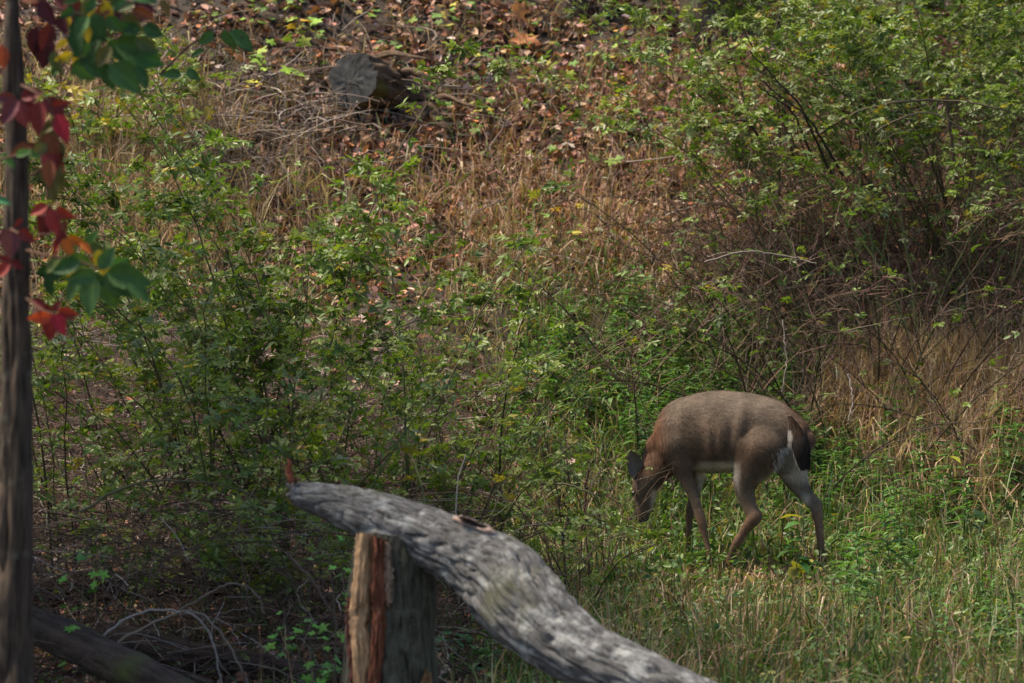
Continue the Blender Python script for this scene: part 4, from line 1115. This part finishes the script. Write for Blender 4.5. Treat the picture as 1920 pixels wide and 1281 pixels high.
RD = (0.13, 0.018, 0.018); BR_ = (0.24, 0.03, 0.022); PU = (0.11, 0.03, 0.04); MA = (0.06, 0.012, 0.018); OR = (0.45, 0.12, 0.02); YE = (0.55, 0.37, 0.02)
OL = (0.10, 0.09, 0.03); GN = (0.05, 0.11, 0.03); GD = (0.032, 0.08, 0.024); BRW = (0.16, 0.05, 0.025)  # reds and greens here darkened for the shade the upper leaves hang in
vine('red_creeper', 'creeper with dark red leaves climbing the tree trunk', [[(40, 160, 11.9), (70, 175, 11.8), (95, 190, 11.8), (100, 240, 11.8)], [(60, 330, 11.9), (85, 310, 11.8), (90, 380, 11.8), (100, 400, 11.8)], [(20, 430, 11.9), (40, 440, 11.8), (110, 440, 11.8)]],
     [(30, 185, 175, 46, PU, 0), (35, 188, 232, 62, PU, 0), (32, 190, 290, 55, (0.19, 0.04, 0.05), 2), (40, 185, 20, 48, RD, 0), (75, 190, 265, 70, RD, 0), (80, 185, 320, 62, RD, 2), (70, 180, 190, 60, (0.2, 0.03, 0.04), 0), (95, 200, 10, 42, RD, 0), (60, 190, 245, 60, RD, 0),
      (106, 215, 292, 62, (0.33, 0.02, 0.035), 0), (100, 240, 250, 60, OL, 2), (85, 250, 290, 62, BRW, 2), (110, 262, 262, 60, OL, 0), (70, 270, 215, 52, BRW, 0), (90, 275, 300, 62, (0.2, 0.04, 0.03), 2), (95, 300, 265, 55, BRW, 0),
      (60, 275, 200, 48, BRW, 0), (100, 320, 290, 50, OL, 0), (90, 385, 205, 42, BR_, 0), (98, 390, 250, 66, RD, 2), (105, 390, 330, 44, BR_, 0), (95, 392, 285, 58, (0.2, 0.025, 0.03), 0),
      (42, 410, 230, 26, RD, 1), (36, 430, 320, 44, RD, 0), (30, 430, 215, 52, PU, 0), (22, 428, 265, 62, (0.13, 0.045, 0.055), 2), (20, 488, 165, 30, RD, 0), (18, 495, 220, 46, BR_, 0), (22, 495, 300, 44, RD, 2), (20, 490, 330, 30, RD, 0),
      (60, 345, 250, 40, BRW, 0), (115, 445, 245, 40, BR_, 1), (118, 448, 300, 46, OR, 1), (125, 445, 340, 44, OR, 1), (95, 340, 280, 44, OL, 0), (5, 85, 270, 50, (0.28, 0.06, 0.03), 0)] + spill(1, 9, 65, 110, 230, 330, 30, 48, [BRW, OL, RD], 200, 330) + spill(2, 5, 85, 125, 380, 440, 24, 36, [BRW, RD, OR], 190, 340), 'creeper', 1)
vine('red_creeper', 'bright red five-leaf cluster hanging lowest on the trunk', [[(50, 560, 11.9), (75, 580, 11.8), (98, 588, 11.75)]],
     [(98, 588, 195, 52, (0.48, 0.07, 0.03), 0), (98, 588, 262, 58, BR_, 2), (100, 588, 300, 50, (0.34, 0.02, 0.035), 0), (98, 585, 160, 40, RD, 0), (108, 584, 350, 44, BR_, 0), (100, 585, 60, 28, RD, 0), (85, 575, 150, 34, RD, 0)], 'creeper', 2)
vine('green_creeper', 'cluster of broad green leaves with one yellow leaf right of the trunk', [[(50, 470, 11.9), (90, 480, 11.8), (150, 490, 11.8), (190, 505, 11.75)]],
     [(180, 515, 190, 62, GN, 0), (178, 518, 258, 82, GN, 2), (190, 515, 292, 82, GN, 0), (195, 515, 330, 86, GN, 0), (200, 512, 348, 92, GN, 0), (185, 505, 55, 56, GN, 0), (190, 508, 25, 60, (0.07, 0.16, 0.03), 0), (150, 490, 200, 62, GD, 0), (140, 500, 262, 40, GD, 0),
      (120, 505, 190, 62, GD, 2), (90, 520, 280, 40, GD, 0), (182, 500, 330, 44, YE, 0), (170, 490, 20, 36, OR, 1), (130, 480, 340, 50, (0.09, 0.16, 0.03), 0), (150, 455, 320, 36, OR, 1), (160, 470, 60, 50, (0.08, 0.17, 0.03), 1), (240, 530, 320, 60, GN, 0), (155, 520, 235, 60, GN, 0)] + spill(3, 9, 110, 200, 450, 520, 30, 46, [GD, GN, (0.10, 0.13, 0.03), YE], 180, 350), 'creeper', 3)
vine('green_creeper', 'short green shoot crossing the trunk at mid height', [[(0, 300, 11.6), (30, 292, 11.6), (60, 288, 11.6)]], [(0, 290, 320, 40, (0.08, 0.18, 0.04), 1), (30, 292, 20, 34, (0.10, 0.2, 0.05), 1), (45, 285, 340, 36, GN, 1), (-10, 375, 350, 34, (0.05, 0.17, 0.07), 0)], 'creeper', 4, 11.6)
vine('leafy_branch', 'leafy branch of green, yellow and maroon leaves crossing the upper left', [[(20, -60, 12), (60, 5, 12), (95, 25, 12), (110, 45, 12)], [(60, 5, 12), (120, 20, 12), (160, 30, 12), (210, 70, 12), (250, 85, 12)], [(110, 45, 12), (130, 80, 12), (160, 75, 12), (200, 60, 12)], [(120, -20, 12), (180, 0, 12), (260, -5, 12)], [(160, 30, 12), (165, 70, 12), (190, 110, 12)]],
     [(150, 20, 260, 62, GD, 2), (175, 25, 290, 62, GD, 2), (200, 30, 315, 46, GD, 0), (165, 60, 240, 62, GD, 2), (140, 55, 280, 60, GD, 0), (190, 75, 200, 62, GN, 0), (185, 80, 262, 66, GN, 0), (200, 80, 330, 72, GN, 0), (215, 82, 350, 90, GN, 0), (230, 88, 335, 92, (0.05, 0.14, 0.04), 0), (185, 100, 230, 70, GD, 2),
      (195, 118, 290, 60, GN, 0), (205, 120, 318, 86, GN, 0), (215, 125, 345, 62, GN, 2), (250, 130, 305, 50, GN, 0), (160, 112, 225, 44, GN, 0), (130, 30, 250, 36, YE, 1), (128, 75, 215, 32, YE, 1), (135, 100, 205, 38, YE, 0), (150, 88, 250, 40, YE, 1), (175, 10, 250, 32, YE, 1), (195, 0, 290, 46, YE, 0), (165, 48, 270, 36, YE, 1), (215, 40, 300, 34, (0.3, 0.1, 0.02), 1),
      (70, 50, 262, 62, MA, 0), (88, 68, 262, 66, MA, 2), (95, 45, 250, 60, (0.08, 0.015, 0.02), 0), (105, 35, 310, 40, MA, 1), (75, 0, 300, 62, MA, 0), (100, -5, 340, 70, (0.12, 0.03, 0.03), 0), (120, 5, 330, 60, (0.15, 0.03, 0.03), 1), (35, -10, 350, 56, BRW, 0), (60, -15, 300, 46, (0.3, 0.05, 0.03), 0), (240, -8, 350, 60, GD, 0), (290, -10, 200, 40, BRW, 0), (300, 0, 300, 40, (0.12, 0.08, 0.03), 0), (260, 10, 340, 40, MA, 1), (220, 55, 20, 40, GD, 0)] + spill(4, 30, 90, 270, -5, 130, 32, 54, [GD, GD, GN, OL, (0.06, 0.08, 0.03)], 190, 350) + spill(5, 8, 60, 260, -10, 30, 30, 50, [MA, BRW, (0.2, 0.06, 0.02)], 200, 340), 'branch', 5)
vine('leafy_branch', 'green-leaved twig hanging in from the upper left behind the branch', [[(300, 140, 15), (360, 80, 15), (420, 55, 15), (455, 70, 15)]],
     [(420, 55, 300, 50, GN, 0), (430, 60, 325, 62, GN, 0), (400, 60, 220, 40, GN, 0), (440, 68, 320, 48, GN, 0), (385, 95, 200, 34, GN, 1), (340, 140, 180, 40, GN, 0), (350, 130, 320, 36, GN, 0)], 'branch', 6, 15.0)

# ------------------------------------------------------------------ the deer
# coordinates q = (X, Y) of an enlarged view: photo pixel = 1150 + X/3.124, 700 + Y/3.124
AX = norm(np.array([-0.9, 0.42, 0.0]))       # towards the head
LAT = norm(np.array([0.42, 0.9, 0.0]))       # towards the far side
DEER0 = 20.35


def D(X_, Y_, lat=0.0):
    px, py = 1150 + X_ / 3.124, 700 + Y_ / 3.124
    d = DEER0 + (1525 - px) / 295 * 0.40
    p_ = at(px, py, d)
    return p_ + LAT * lat


ZU = 20.5 / FPX / 3.124


def chain(st, kl=0.8, n=28, sub=5):
    """closed tube through stations (X, Y, radius, lateral offset[, lateral radius factor])"""
    A = np.array([(*D(s[0], s[1], s[3] if len(s) > 3 else 0), s[2] * ZU, (s[4] if len(s) > 4 else kl)) for s in st])
    k = len(A); tt = np.linspace(0, k - 1, (k - 1) * sub + 1)
    Ap = np.concatenate([2 * A[:1] - A[1:2], A, 2 * A[-1:] - A[-2:-1]])
    i0 = np.minimum(tt.astype(int), k - 2); f = (tt - i0)[:, None]
    a, b_, c, d = Ap[i0], Ap[i0 + 1], Ap[i0 + 2], Ap[i0 + 3]
    Q = 0.5 * (2 * b_ + (c - a) * f + (2 * a - 5 * b_ + 4 * c - d) * f ** 2 + (3 * b_ - a - 3 * c + d) * f ** 3)
    C, r, kf = Q[:, :3], np.maximum(Q[:, 3], 0.004), Q[:, 4]
    t_ = norm(np.gradient(C, axis=0)); 
    # hemispherical ends
    def ext(c0, tdir, r0, k0, sgn):
        o = []
        for u in (0.35, 0.65, 0.85, 0.96):
            o.append((c0 + tdir * r0 * u * sgn, r0 * math.sqrt(1 - u * u), k0, tdir))
        return o
    rings = [x_ for x_ in ext(C[0], t_[0], r[0], kf[0], -1)][::-1] + [(C[i_], r[i_], kf[i_], t_[i_]) for i_ in range(len(C))] + ext(C[-1], t_[-1], r[-1], kf[-1], 1)
    th = np.arange(n) * 2 * np.pi / n
    V = []
    for c0, r0, k0, td_ in rings:
        nn_ = norm(np.cross(td_, LAT)); bb_ = norm(np.cross(td_, nn_))
        for q_ in th: V.append(c0 + nn_ * r0 * math.cos(q_) + bb_ * r0 * k0 * math.sin(q_))
    m_ = len(rings)
    F = []
    for a_ in range(m_ - 1):
        for q_ in range(n):
            F.append((a_ * n + q_, a_ * n + (q_ + 1) % n, (a_ + 1) * n + (q_ + 1) % n, (a_ + 1) * n + q_))
    V.append(rings[0][0]); V.append(rings[-1][0]); c1, c2 = len(V) - 2, len(V) - 1
    for q_ in range(n):
        F.append((c1, (q_ + 1) % n, q_, q_)); F.append((c2, (m_ - 1) * n + q_, (m_ - 1) * n + (q_ + 1) % n, (m_ - 1) * n + (q_ + 1) % n))
    F = np.array(F)
    tri = np.concatenate([F[:, [0, 1, 2]], F[F[:, 2] != F[:, 3]][:, [0, 2, 3]]])
    return np.array(V), tri


def g_foot(X_, lat):
    p_ = D(X_, 1150, lat); return p_


NEAR, FAR = -0.075, 0.075
parts = []
# torso
parts.append(chain([(262, 420, 70, 0, 0.75), (320, 395, 150, 0, 0.6), (400, 365, 208, 0, 0.58), (500, 350, 232, 0, 0.6), (600, 343, 243, 0, 0.64), (700, 342, 240, 0, 0.68), (800, 343, 226, 0, 0.68), (900, 345, 205, 0, 0.66), (1000, 360, 165, 0, 0.68), (1065, 375, 120, 0, 0.75), (1098, 395, 80, 0, 0.8)], n=44))
# haunches
parts.append(chain([(900, 300, 110, NEAR * 0.7), (890, 420, 160, NEAR), (850, 520, 132, NEAR), (812, 610, 88, NEAR), (806, 690, 62, NEAR), (828, 770, 46, NEAR), (856, 830, 44, NEAR)], 0.62))
parts.append(chain([(862, 835, 42, NEAR), (838, 868, 38, NEAR), (800, 915, 31, NEAR), (762, 972, 26, NEAR), (728, 1035, 24, NEAR), (712, 1080, 24, NEAR), (706, 1120, 20, NEAR)], 0.85))
parts.append(chain([(985, 330, 110, FAR * 0.5), (1000, 430, 135, FAR * 0.8), (1010, 530, 112, FAR), (1040, 620, 74, FAR), (1082, 695, 52, FAR), (1130, 750, 42, FAR), (1160, 775, 40, FAR)], 0.62))
parts.append(chain([(1158, 775, 38, FAR), (1164, 820, 34, FAR), (1174, 890, 28, FAR), (1184, 980, 25, FAR), (1191, 1070, 24, FAR), (1196, 1130, 28, FAR), (1197, 1170, 24, FAR)], 0.85))
# forelegs
parts.append(chain([(380, 330, 95, NEAR * 0.9), (390, 420, 105, NEAR), (425, 520, 76, NEAR), (455, 600, 50, NEAR), (490, 690, 38, NEAR), (520, 775, 33, NEAR), (543, 845, 32, NEAR), (556, 900, 25, NEAR), (575, 975, 20, NEAR), (590, 1045, 20, NEAR), (598, 1090, 19, NEAR)], 0.65))
parts.append(chain([(440, 480, 80, FAR), (470, 590, 46, FAR), (452, 680, 36, FAR), (430, 760, 31, FAR), (418, 830, 28, FAR), (412, 900, 21, FAR), (408, 980, 19, FAR), (404, 1040, 19, FAR), (402, 1085, 19, FAR)], 0.75))
# neck and head
parts.append(chain([(400, 380, 170, 0, 0.5), (335, 455, 125, 0, 0.55), (285, 525, 104, 0, 0.6), (245, 585, 84, -0.01, 0.66), (215, 630, 76, -0.02, 0.72)], 0.6))
parts.append(chain([(212, 595, 64, -0.02, 0.75), (196, 650, 78, -0.02, 0.72), (190, 705, 75, -0.02, 0.7), (188, 760, 60, -0.02, 0.72), (184, 815, 45, -0.02, 0.8), (182, 852, 34, -0.02, 0.85)], 0.72))
parts.append(chain([(165, 672, 20, -0.05), (168, 700, 20, -0.052)], 0.7))
VV, FF, n0 = [], [], 0
for v, f in parts: VV.append(v); FF.append(f + n0); n0 += len(v)
V = np.concatenate(VV); F = np.concatenate(FF)
base = D(700, 1150); base[2] = T(base[0], base[1])
deer = empty('deer', base, 'grey-brown doe grazing with lowered head, seen from behind its left side', 'deer')
O = np.array(deer.location)
tmp = obj('tmp', mesh_data('tmp', V - O, F, M['fur']))
md = tmp.modifiers.new('r', 'REMESH'); md.mode = 'VOXEL'; md.voxel_size = 0.0075; md.use_smooth_shade = True
sm_ = tmp.modifiers.new('s', 'SMOOTH'); sm_.factor = 0.6; sm_.iterations = 9
bpy.context.view_layer.update()
ev = tmp.evaluated_get(bpy.context.evaluated_depsgraph_get())
me = bpy.data.meshes.new_from_object(ev)
bpy.data.objects.remove(tmp)
nv = len(me.vertices)
co = np.zeros(nv * 3, np.float32); me.vertices.foreach_get('co', co); co = co.reshape(-1, 3).astype(float) + O
no = np.zeros(nv * 3, np.float32); me.vertices.foreach_get('normal', no); no = no.reshape(-1, 3).astype(float)


def zoomed(P): a, b_ = to_px(P); return (a - 1150) * 3.124, (b_ - 700) * 3.124


def deer_colour(P, N):
    zx, zy = zoomed(P)
    nl = -(N @ LAT)                       # 1 on the near side
    lat = (P - (D(700, 340))) @ LAT
    c = np.tile((0.115, 0.080, 0.056), (len(P), 1)).astype(float)
    def mixc(col, w_):
        nonlocal c
        w_ = np.clip(w_, 0, 1)[:, None]; c = c * (1 - w_) + np.array(col) * w_
    nz = np.array([mnoise.noise(Vector(p_) * 9) for p_ in P]); nz2 = np.array([mnoise.noise(Vector((p_[0] * 30, p_[1] * 30, p_[2] * 60))) for p_ in P])
    mixc((0.138, 0.108, 0.082), sm(zy, 360, 150) * 0.8)                                   # greyer back
    mixc((0.125, 0.058, 0.030), sm(zx, 350, 250) * sm(zy, 640, 560) * 0.9)               # rusty shoulder ruff
    mixc((0.11, 0.060, 0.038), sm(zx, 960, 1060) * sm(zy, 480, 400) * 0.85)               # rusty rump
    mixc((0.10, 0.058, 0.036), sm(zy, 380, 470) * sm(zy, 640, 540) * 0.6)               # browner flank
    mixc((0.135, 0.098, 0.068), sm(zy, 600, 760) * 0.9)                                   # tan legs
    mixc((0.16, 0.085, 0.05), sm(zy, 760, 860) * 0.6)
    mixc((0.55, 0.47, 0.37), sm(zy, 500, 540) * sm(zy, 640, 600) * sm(zx, 470, 520) * sm(zx, 760, 700) * sm(N[:, 2], 0.5, -0.1))  # belly
    mixc((0.42, 0.35, 0.27), sm(N[:, 2], -0.55, -0.9) * sm(zx, 420, 500) * sm(zy, 480, 560) * sm(zy, 680, 600))
    # white rump and back of the far thigh
    edge = 1075 - (zy - 330) * 0.62
    mixc((0.50, 0.43, 0.35), sm(zx, edge, edge + 110) * sm(zy, 400, 500) * sm(zy, 680, 560))
    mixc((0.24, 0.20, 0.16), G(zx, zy, 1050 + (zy - 640) * 0.75, 680, 34, 90) * 0.7)
    mixc((0.50, 0.46, 0.40), G(zx, zy, 1125, 745, 24, 40) * 0.9)
    # pale inner edges of legs
    mixc((0.45, 0.38, 0.31), sm(zx, 0, 1) * G(zx, zy, 505 + (zy - 600) * 0.22, 640, 20, 150) * sm(zy, 520, 560) * 0.95)
    mixc((0.42, 0.35, 0.29), G(zx, zy, 715 + (zy - 600) * 0.2, 620, 16, 70) * 0.85)
    # head
    hd = sm(zx, 300, 270) * sm(zy, 590, 640)
    mixc((0.085, 0.06, 0.045), hd * 0.7)
    mixc((0.45, 0.38, 0.31), hd * sm(zx, 205, 240) * sm(zy, 660, 720) * 0.85)
    mixc((0.035, 0.03, 0.028), sm(zy, 845, 865) * sm(zx, 300, 250))
    c *= (1 + 0.30 * nz + 0.25 * nz2)[:, None]
    return np.clip(c, 0.01, 0.8)


# soft folds of skin on the flank and behind the shoulder
zx, zy = zoomed(co)
side = np.clip(-(no @ LAT), 0, 1)
fold = 0.95 * (0.010 * G(zx, zy, 735 - (zy - 300) * 0.15, 300, 26, 170) - 0.006 * G(zx, zy, 795 - (zy - 300) * 0.2, 320, 34, 150) - 0.009 * G(zx, zy, 500 + (zy - 380) * 0.1, 400, 45, 130)
        + 0.006 * G(zx, zy, 620, 400, 22, 110) - 0.005 * G(zx, zy, 670, 380, 22, 110) + 0.004 * G(zx, zy, 560, 400, 18, 100) + 0.007 * G(zx, zy, 395, 240, 26, 110) - 0.006 * G(zx, zy, 930, 480, 60, 60))
wr = np.array([mnoise.noise(Vector(p_) * 11) for p_ in co]) * 0.005
co = co + no * (fold * side + wr)[:, None]
me.vertices.foreach_set('co', (co - O).astype(np.float32).ravel())
for at_n in [a_.name for a_ in me.color_attributes]: me.color_attributes.remove(me.color_attributes[at_n])
ca = me.color_attributes.new('col', 'FLOAT_COLOR', 'POINT')
cc = np.ones((nv, 4), np.float32); cc[:, :3] = deer_colour(co, no)
ca.data.foreach_set('color', cc.ravel())
me.materials.clear(); me.materials.append(M['fur']); me.update()
me.name = 'body'
body = obj('body', me, deer)

# coat: short hairs lying backwards and down
me.calc_loop_triangles()
nt_ = len(me.loop_triangles)
tv_ = np.zeros(nt_ * 3, np.int32); me.loop_triangles.foreach_get('vertices', tv_); tv_ = tv_.reshape(-1, 3)
ar = np.linalg.norm(np.cross(co[tv_[:, 1]] - co[tv_[:, 0]], co[tv_[:, 2]] - co[tv_[:, 0]]), axis=1)
rng = np.random.default_rng(77)
NH = 150000
ti = rng.choice(nt_, NH, p=ar / ar.sum()); w_ = rng.dirichlet((1, 1, 1), NH)
hp = (co[tv_[ti]] * w_[..., None]).sum(1); hn = norm((no[tv_[ti]] * w_[..., None]).sum(1))
zx, zy = zoomed(hp)
flow = -AX[None] * sm(zy, 640, 480)[:, None] + np.array([0, 0, -1.0]) * (0.35 + 0.9 * sm(zy, 420, 640))[:, None]
hd = (sm(zx, 420, 330))[:, None]
flow = flow * (1 - hd) + hd * (np.array([0.35, 0, -1.0]) * sm(zy, 620, 560)[:, None] + np.array([0.1, 0, 1.0]) * sm(zy, 600, 660)[:, None])
flow = flow + 0.25 * rng.standard_normal((NH, 3))
fd = norm(flow - hn * np.sum(flow * hn, -1, keepdims=True))
hl = 0.017 * (1 - 0.55 * sm(zy, 600, 720)) + 0.012 * sm(zx, 1000, 1100) * sm(zy, 720, 600) + 0.008 * sm(zx, 350, 280) * sm(zy, 620, 500)
hl = hl * rng.uniform(0.6, 1.25, NH)
sdv = norm(np.cross(fd, hn))
tip = hp + fd * hl[:, None] + hn * (hl * rng.uniform(0.12, 0.42, NH))[:, None]
mid = hp + fd * (hl * 0.5)[:, None] + hn * (hl * 0.22)[:, None]
w0 = 0.0011
V = np.stack([hp - sdv * w0 / 2, hp + sdv * w0 / 2, tip], 1).reshape(-1, 3)
F = np.arange(NH * 3).reshape(-1, 3)
ids = tv_[ti, 0]
hc = cc[ids, :3] * rng.uniform(0.5, 1.75, (NH, 1))
tag(obj('coat', mesh_data('coat', V - O, F, M['hair'], np.repeat(hc, 3, 0)), deer), kind='stuff')


# ears
def ear(base_q, tip_q, wq, lat0, lat1, face, col):
    b0, t0 = D(*base_q, lat0), D(*tip_q, lat1)
    ax_ = t0 - b0; L_ = np.linalg.norm(ax_); ax_ = ax_ / L_
    fc = norm(np.array(face) - ax_ * np.dot(face, ax_)); sd_ = np.cross(ax_, fc)
    N, W = 14, 11; V, Cc = [], []
    for lay in (0, 1):
        for a_ in range(N + 1):
            s = a_ / N
            hw = wq * ZU * 0.5 * (math.sin(math.pi * (0.12 + 0.88 * s) ** 0.95) ** 0.65 if s < 1 else 0.02)
            for w_ in range(W):
                f = (w_ / (W - 1)) * 2 - 1
                cup = (1 - f * f) * hw * 0.75
                V.append(b0 + ax_ * (L_ * s) + sd_ * hw * f - fc * (cup + (0.005 if lay == 0 else 0) * (1 - abs(f) ** 4)))
                inn = np.array(col) if lay == 0 else np.array((0.17, 0.14, 0.12))
                Cc.append(inn * (0.45 if abs(f) > 0.85 else 1))
    F = []
    o1 = (N + 1) * W
    for lay in (0, 1):
        for a_ in range(N):
            for w_ in range(W - 1):
                q_ = lay * o1 + a_ * W + w_; F.append((q_, q_ + 1, q_ + W + 1, q_ + W))
    for a_ in range(N):
        for w_ in (0, W - 1):
            q_ = a_ * W + w_; F.append((q_, q_ + W, q_ + W + o1, q_ + o1))
    return obj('ear', mesh_data('ear', np.array(V) - O, np.array(F), M['fur'], np.array(Cc)), deer)


ear((178, 620), (138, 448), 100, -0.05, -0.09, (0.0, -1.0, 0.35), (0.34, 0.27, 0.24))
ear((190, 590), (196, 398), 72, 0.0, 0.03, (-0.35, -0.95, 0.1), (0.07, 0.056, 0.05))


def ball(name, c, r, col, mat, sc=(1, 1, 1)):
    V, F = [], []
    N, W = 8, 12
    for a_ in range(N + 1):
        for w_ in range(W):
            u, v_ = math.pi * a_ / N, 2 * math.pi * w_ / W
            V.append(c + r * np.array([math.sin(u) * math.cos(v_) * sc[0], math.sin(u) * math.sin(v_) * sc[1], math.cos(u) * sc[2]]))
    for a_ in range(N):
        for w_ in range(W): F.append((a_ * W + w_, (a_ + 1) * W + w_, (a_ + 1) * W + (w_ + 1) % W, a_ * W + (w_ + 1) % W))
    return obj(name, mesh_data(name, np.array(V) - O, np.array(F), mat, np.tile(col, (len(V), 1))), deer)


ball('eye', D(150, 700, -0.07), 0.013, (0.008, 0.006, 0.005), M['horn'])
ball('nose', D(178, 868, -0.02), 0.018, (0.012, 0.011, 0.011), M['horn'], (1, 1.1, 0.8))
# hooves
for (X_, Y_, lat) in [(598, 1100, NEAR), (402, 1090, FAR), (704, 1130, NEAR), (1198, 1190, FAR)]:
    bb = Buf()
    for s in (-1, 1):
        c0 = D(X_, Y_, lat) + LAT * 0.012 * s
        pts = np.stack([c0 + np.array([0, 0, 0.02]), c0 + AX * 0.008, c0 + AX * 0.02 - np.array([0, 0, 0.03]), c0 + AX * 0.03 - np.array([0, 0, 0.055]), c0 + AX * 0.032 - np.array([0, 0, 0.062])])
        v, f = tubes(pts[None], np.array([[0.011, 0.014, 0.015, 0.014, 0.004]]), 10); bb.add(v, f, (0.02, 0.017, 0.015))
    obj('hoof', bb.data('hoof', M['horn'], O), deer)
# tail: core plus long hairs, dark outside and white beneath
tailq = [(1056, 248, 14, 0.02), (1092, 320, 40, -0.035), (1118, 405, 48, -0.07), (1130, 485, 40, -0.075), (1138, 550, 18, -0.07)]
v, f = chain(tailq, 0.6, n=20)
zx, zy = zoomed(v)
tc_ = np.where((zy < 350)[:, None], (0.075, 0.042, 0.027), (0.018, 0.014, 0.013)) * np.ones((len(v), 1))
tl = obj('tail', mesh_data('tail', v - O, f, M['fur'], tc_), deer)
n = 9000
s = rng.uniform(0, 1, n); tq = np.array(tailq); k = s * 3.6
qx = np.interp(k, range(5), tq[:, 0]); qy = np.interp(k, range(5), tq[:, 1]); qr = np.interp(k, range(5), tq[:, 2])
side = rng.uniform(-1, 1, n)
pts = np.array([D(a_ + r_ * sd_ * 0.95, b_, -0.065) for a_, b_, r_, sd_ in zip(qx, qy, qr, side)])
front = rng.random(n) < 0.6
pts = pts + LAT * (np.sqrt(1 - side ** 2) * np.where(front, -1, 1) * qr * ZU * 0.6)[:, None]
dd = norm(np.array([0.28, 0, -1.0]) + 0.13 * rng.standard_normal((n, 3)) + np.stack([side * 0.10, 0 * side, 0 * side], -1))
ln = rng.uniform(0.025, 0.06, n)
tipp = pts + dd * ln[:, None]
white = (side < -0.84) | ((~front) & (side < 0.2))
tcol = np.where(white[:, None], (0.62, 0.58, 0.54), np.where((qy + 45 * rng.standard_normal(n) < 350)[:, None], (0.085, 0.048, 0.030), (0.016, 0.013, 0.013)))
sv = norm(np.cross(dd, LAT)) * 0.0009
V = np.stack([pts - sv, pts + sv, tipp], 1).reshape(-1, 3)
tag(obj('tail_hair', mesh_data('tail_hair', V - O, np.arange(n * 3).reshape(-1, 3), M['hair'], np.repeat(tcol, 3, 0)), tl), kind='stuff')
# long white hairs of the rump patch beside the tail
n = 2600
zxr = rng.uniform(0, 1, n); zyr = rng.uniform(0, 1, n)
q0 = 1040 + 25 * rng.standard_normal(n) - 60 * (zyr) + 40 * zxr; q1 = 320 + 250 * zyr
sel = (rng.random(n) < 0.9)
ht = []
from mathutils.bvhtree import BVHTree
bvh = BVHTree.FromPolygons([tuple(p_) for p_ in (co - O)], [tuple(t_) for t_ in tv_])
hv, hcol = [], []
for a_, b_ in zip(q0, q1):
    wd = 16 + max(0, b_ - 420) * 0.35
    a_ = 1036 + (a_ - 1040) * (0.25 if b_ < 430 else 1.0)
    p_ = D(a_, b_, 0)
    dr = norm(p_ - np.array([0, 0, CAMZ]))
    hit = bvh.ray_cast(Vector(p_ - dr * 1.0 - O), Vector(dr))
    if hit[0] is None: continue
    h0 = np.array(hit[0]) + O; nn_ = np.array(hit[1])
    d_ = norm(np.array([0.2, -0.05, -1.0]) + 0.15 * rng.standard_normal(3) + 0.35 * nn_)
    l_ = rng.uniform(0.02, 0.045); s_ = norm(np.cross(d_, nn_)) * 0.0009
    hv += [h0 - s_, h0 + s_, h0 + d_ * l_]; wm = random.random() * (1 if b_ < 440 else 0.75); hcol += [tuple(np.array((0.22, 0.17, 0.13)) * (1 - wm) + np.array((0.62, 0.57, 0.5)) * wm)] * 3
tag(obj('rump_hair', mesh_data('rump_hair', np.array(hv) - O, np.arange(len(hv)).reshape(-1, 3), M['hair'], np.array(hcol)), deer), kind='stuff')
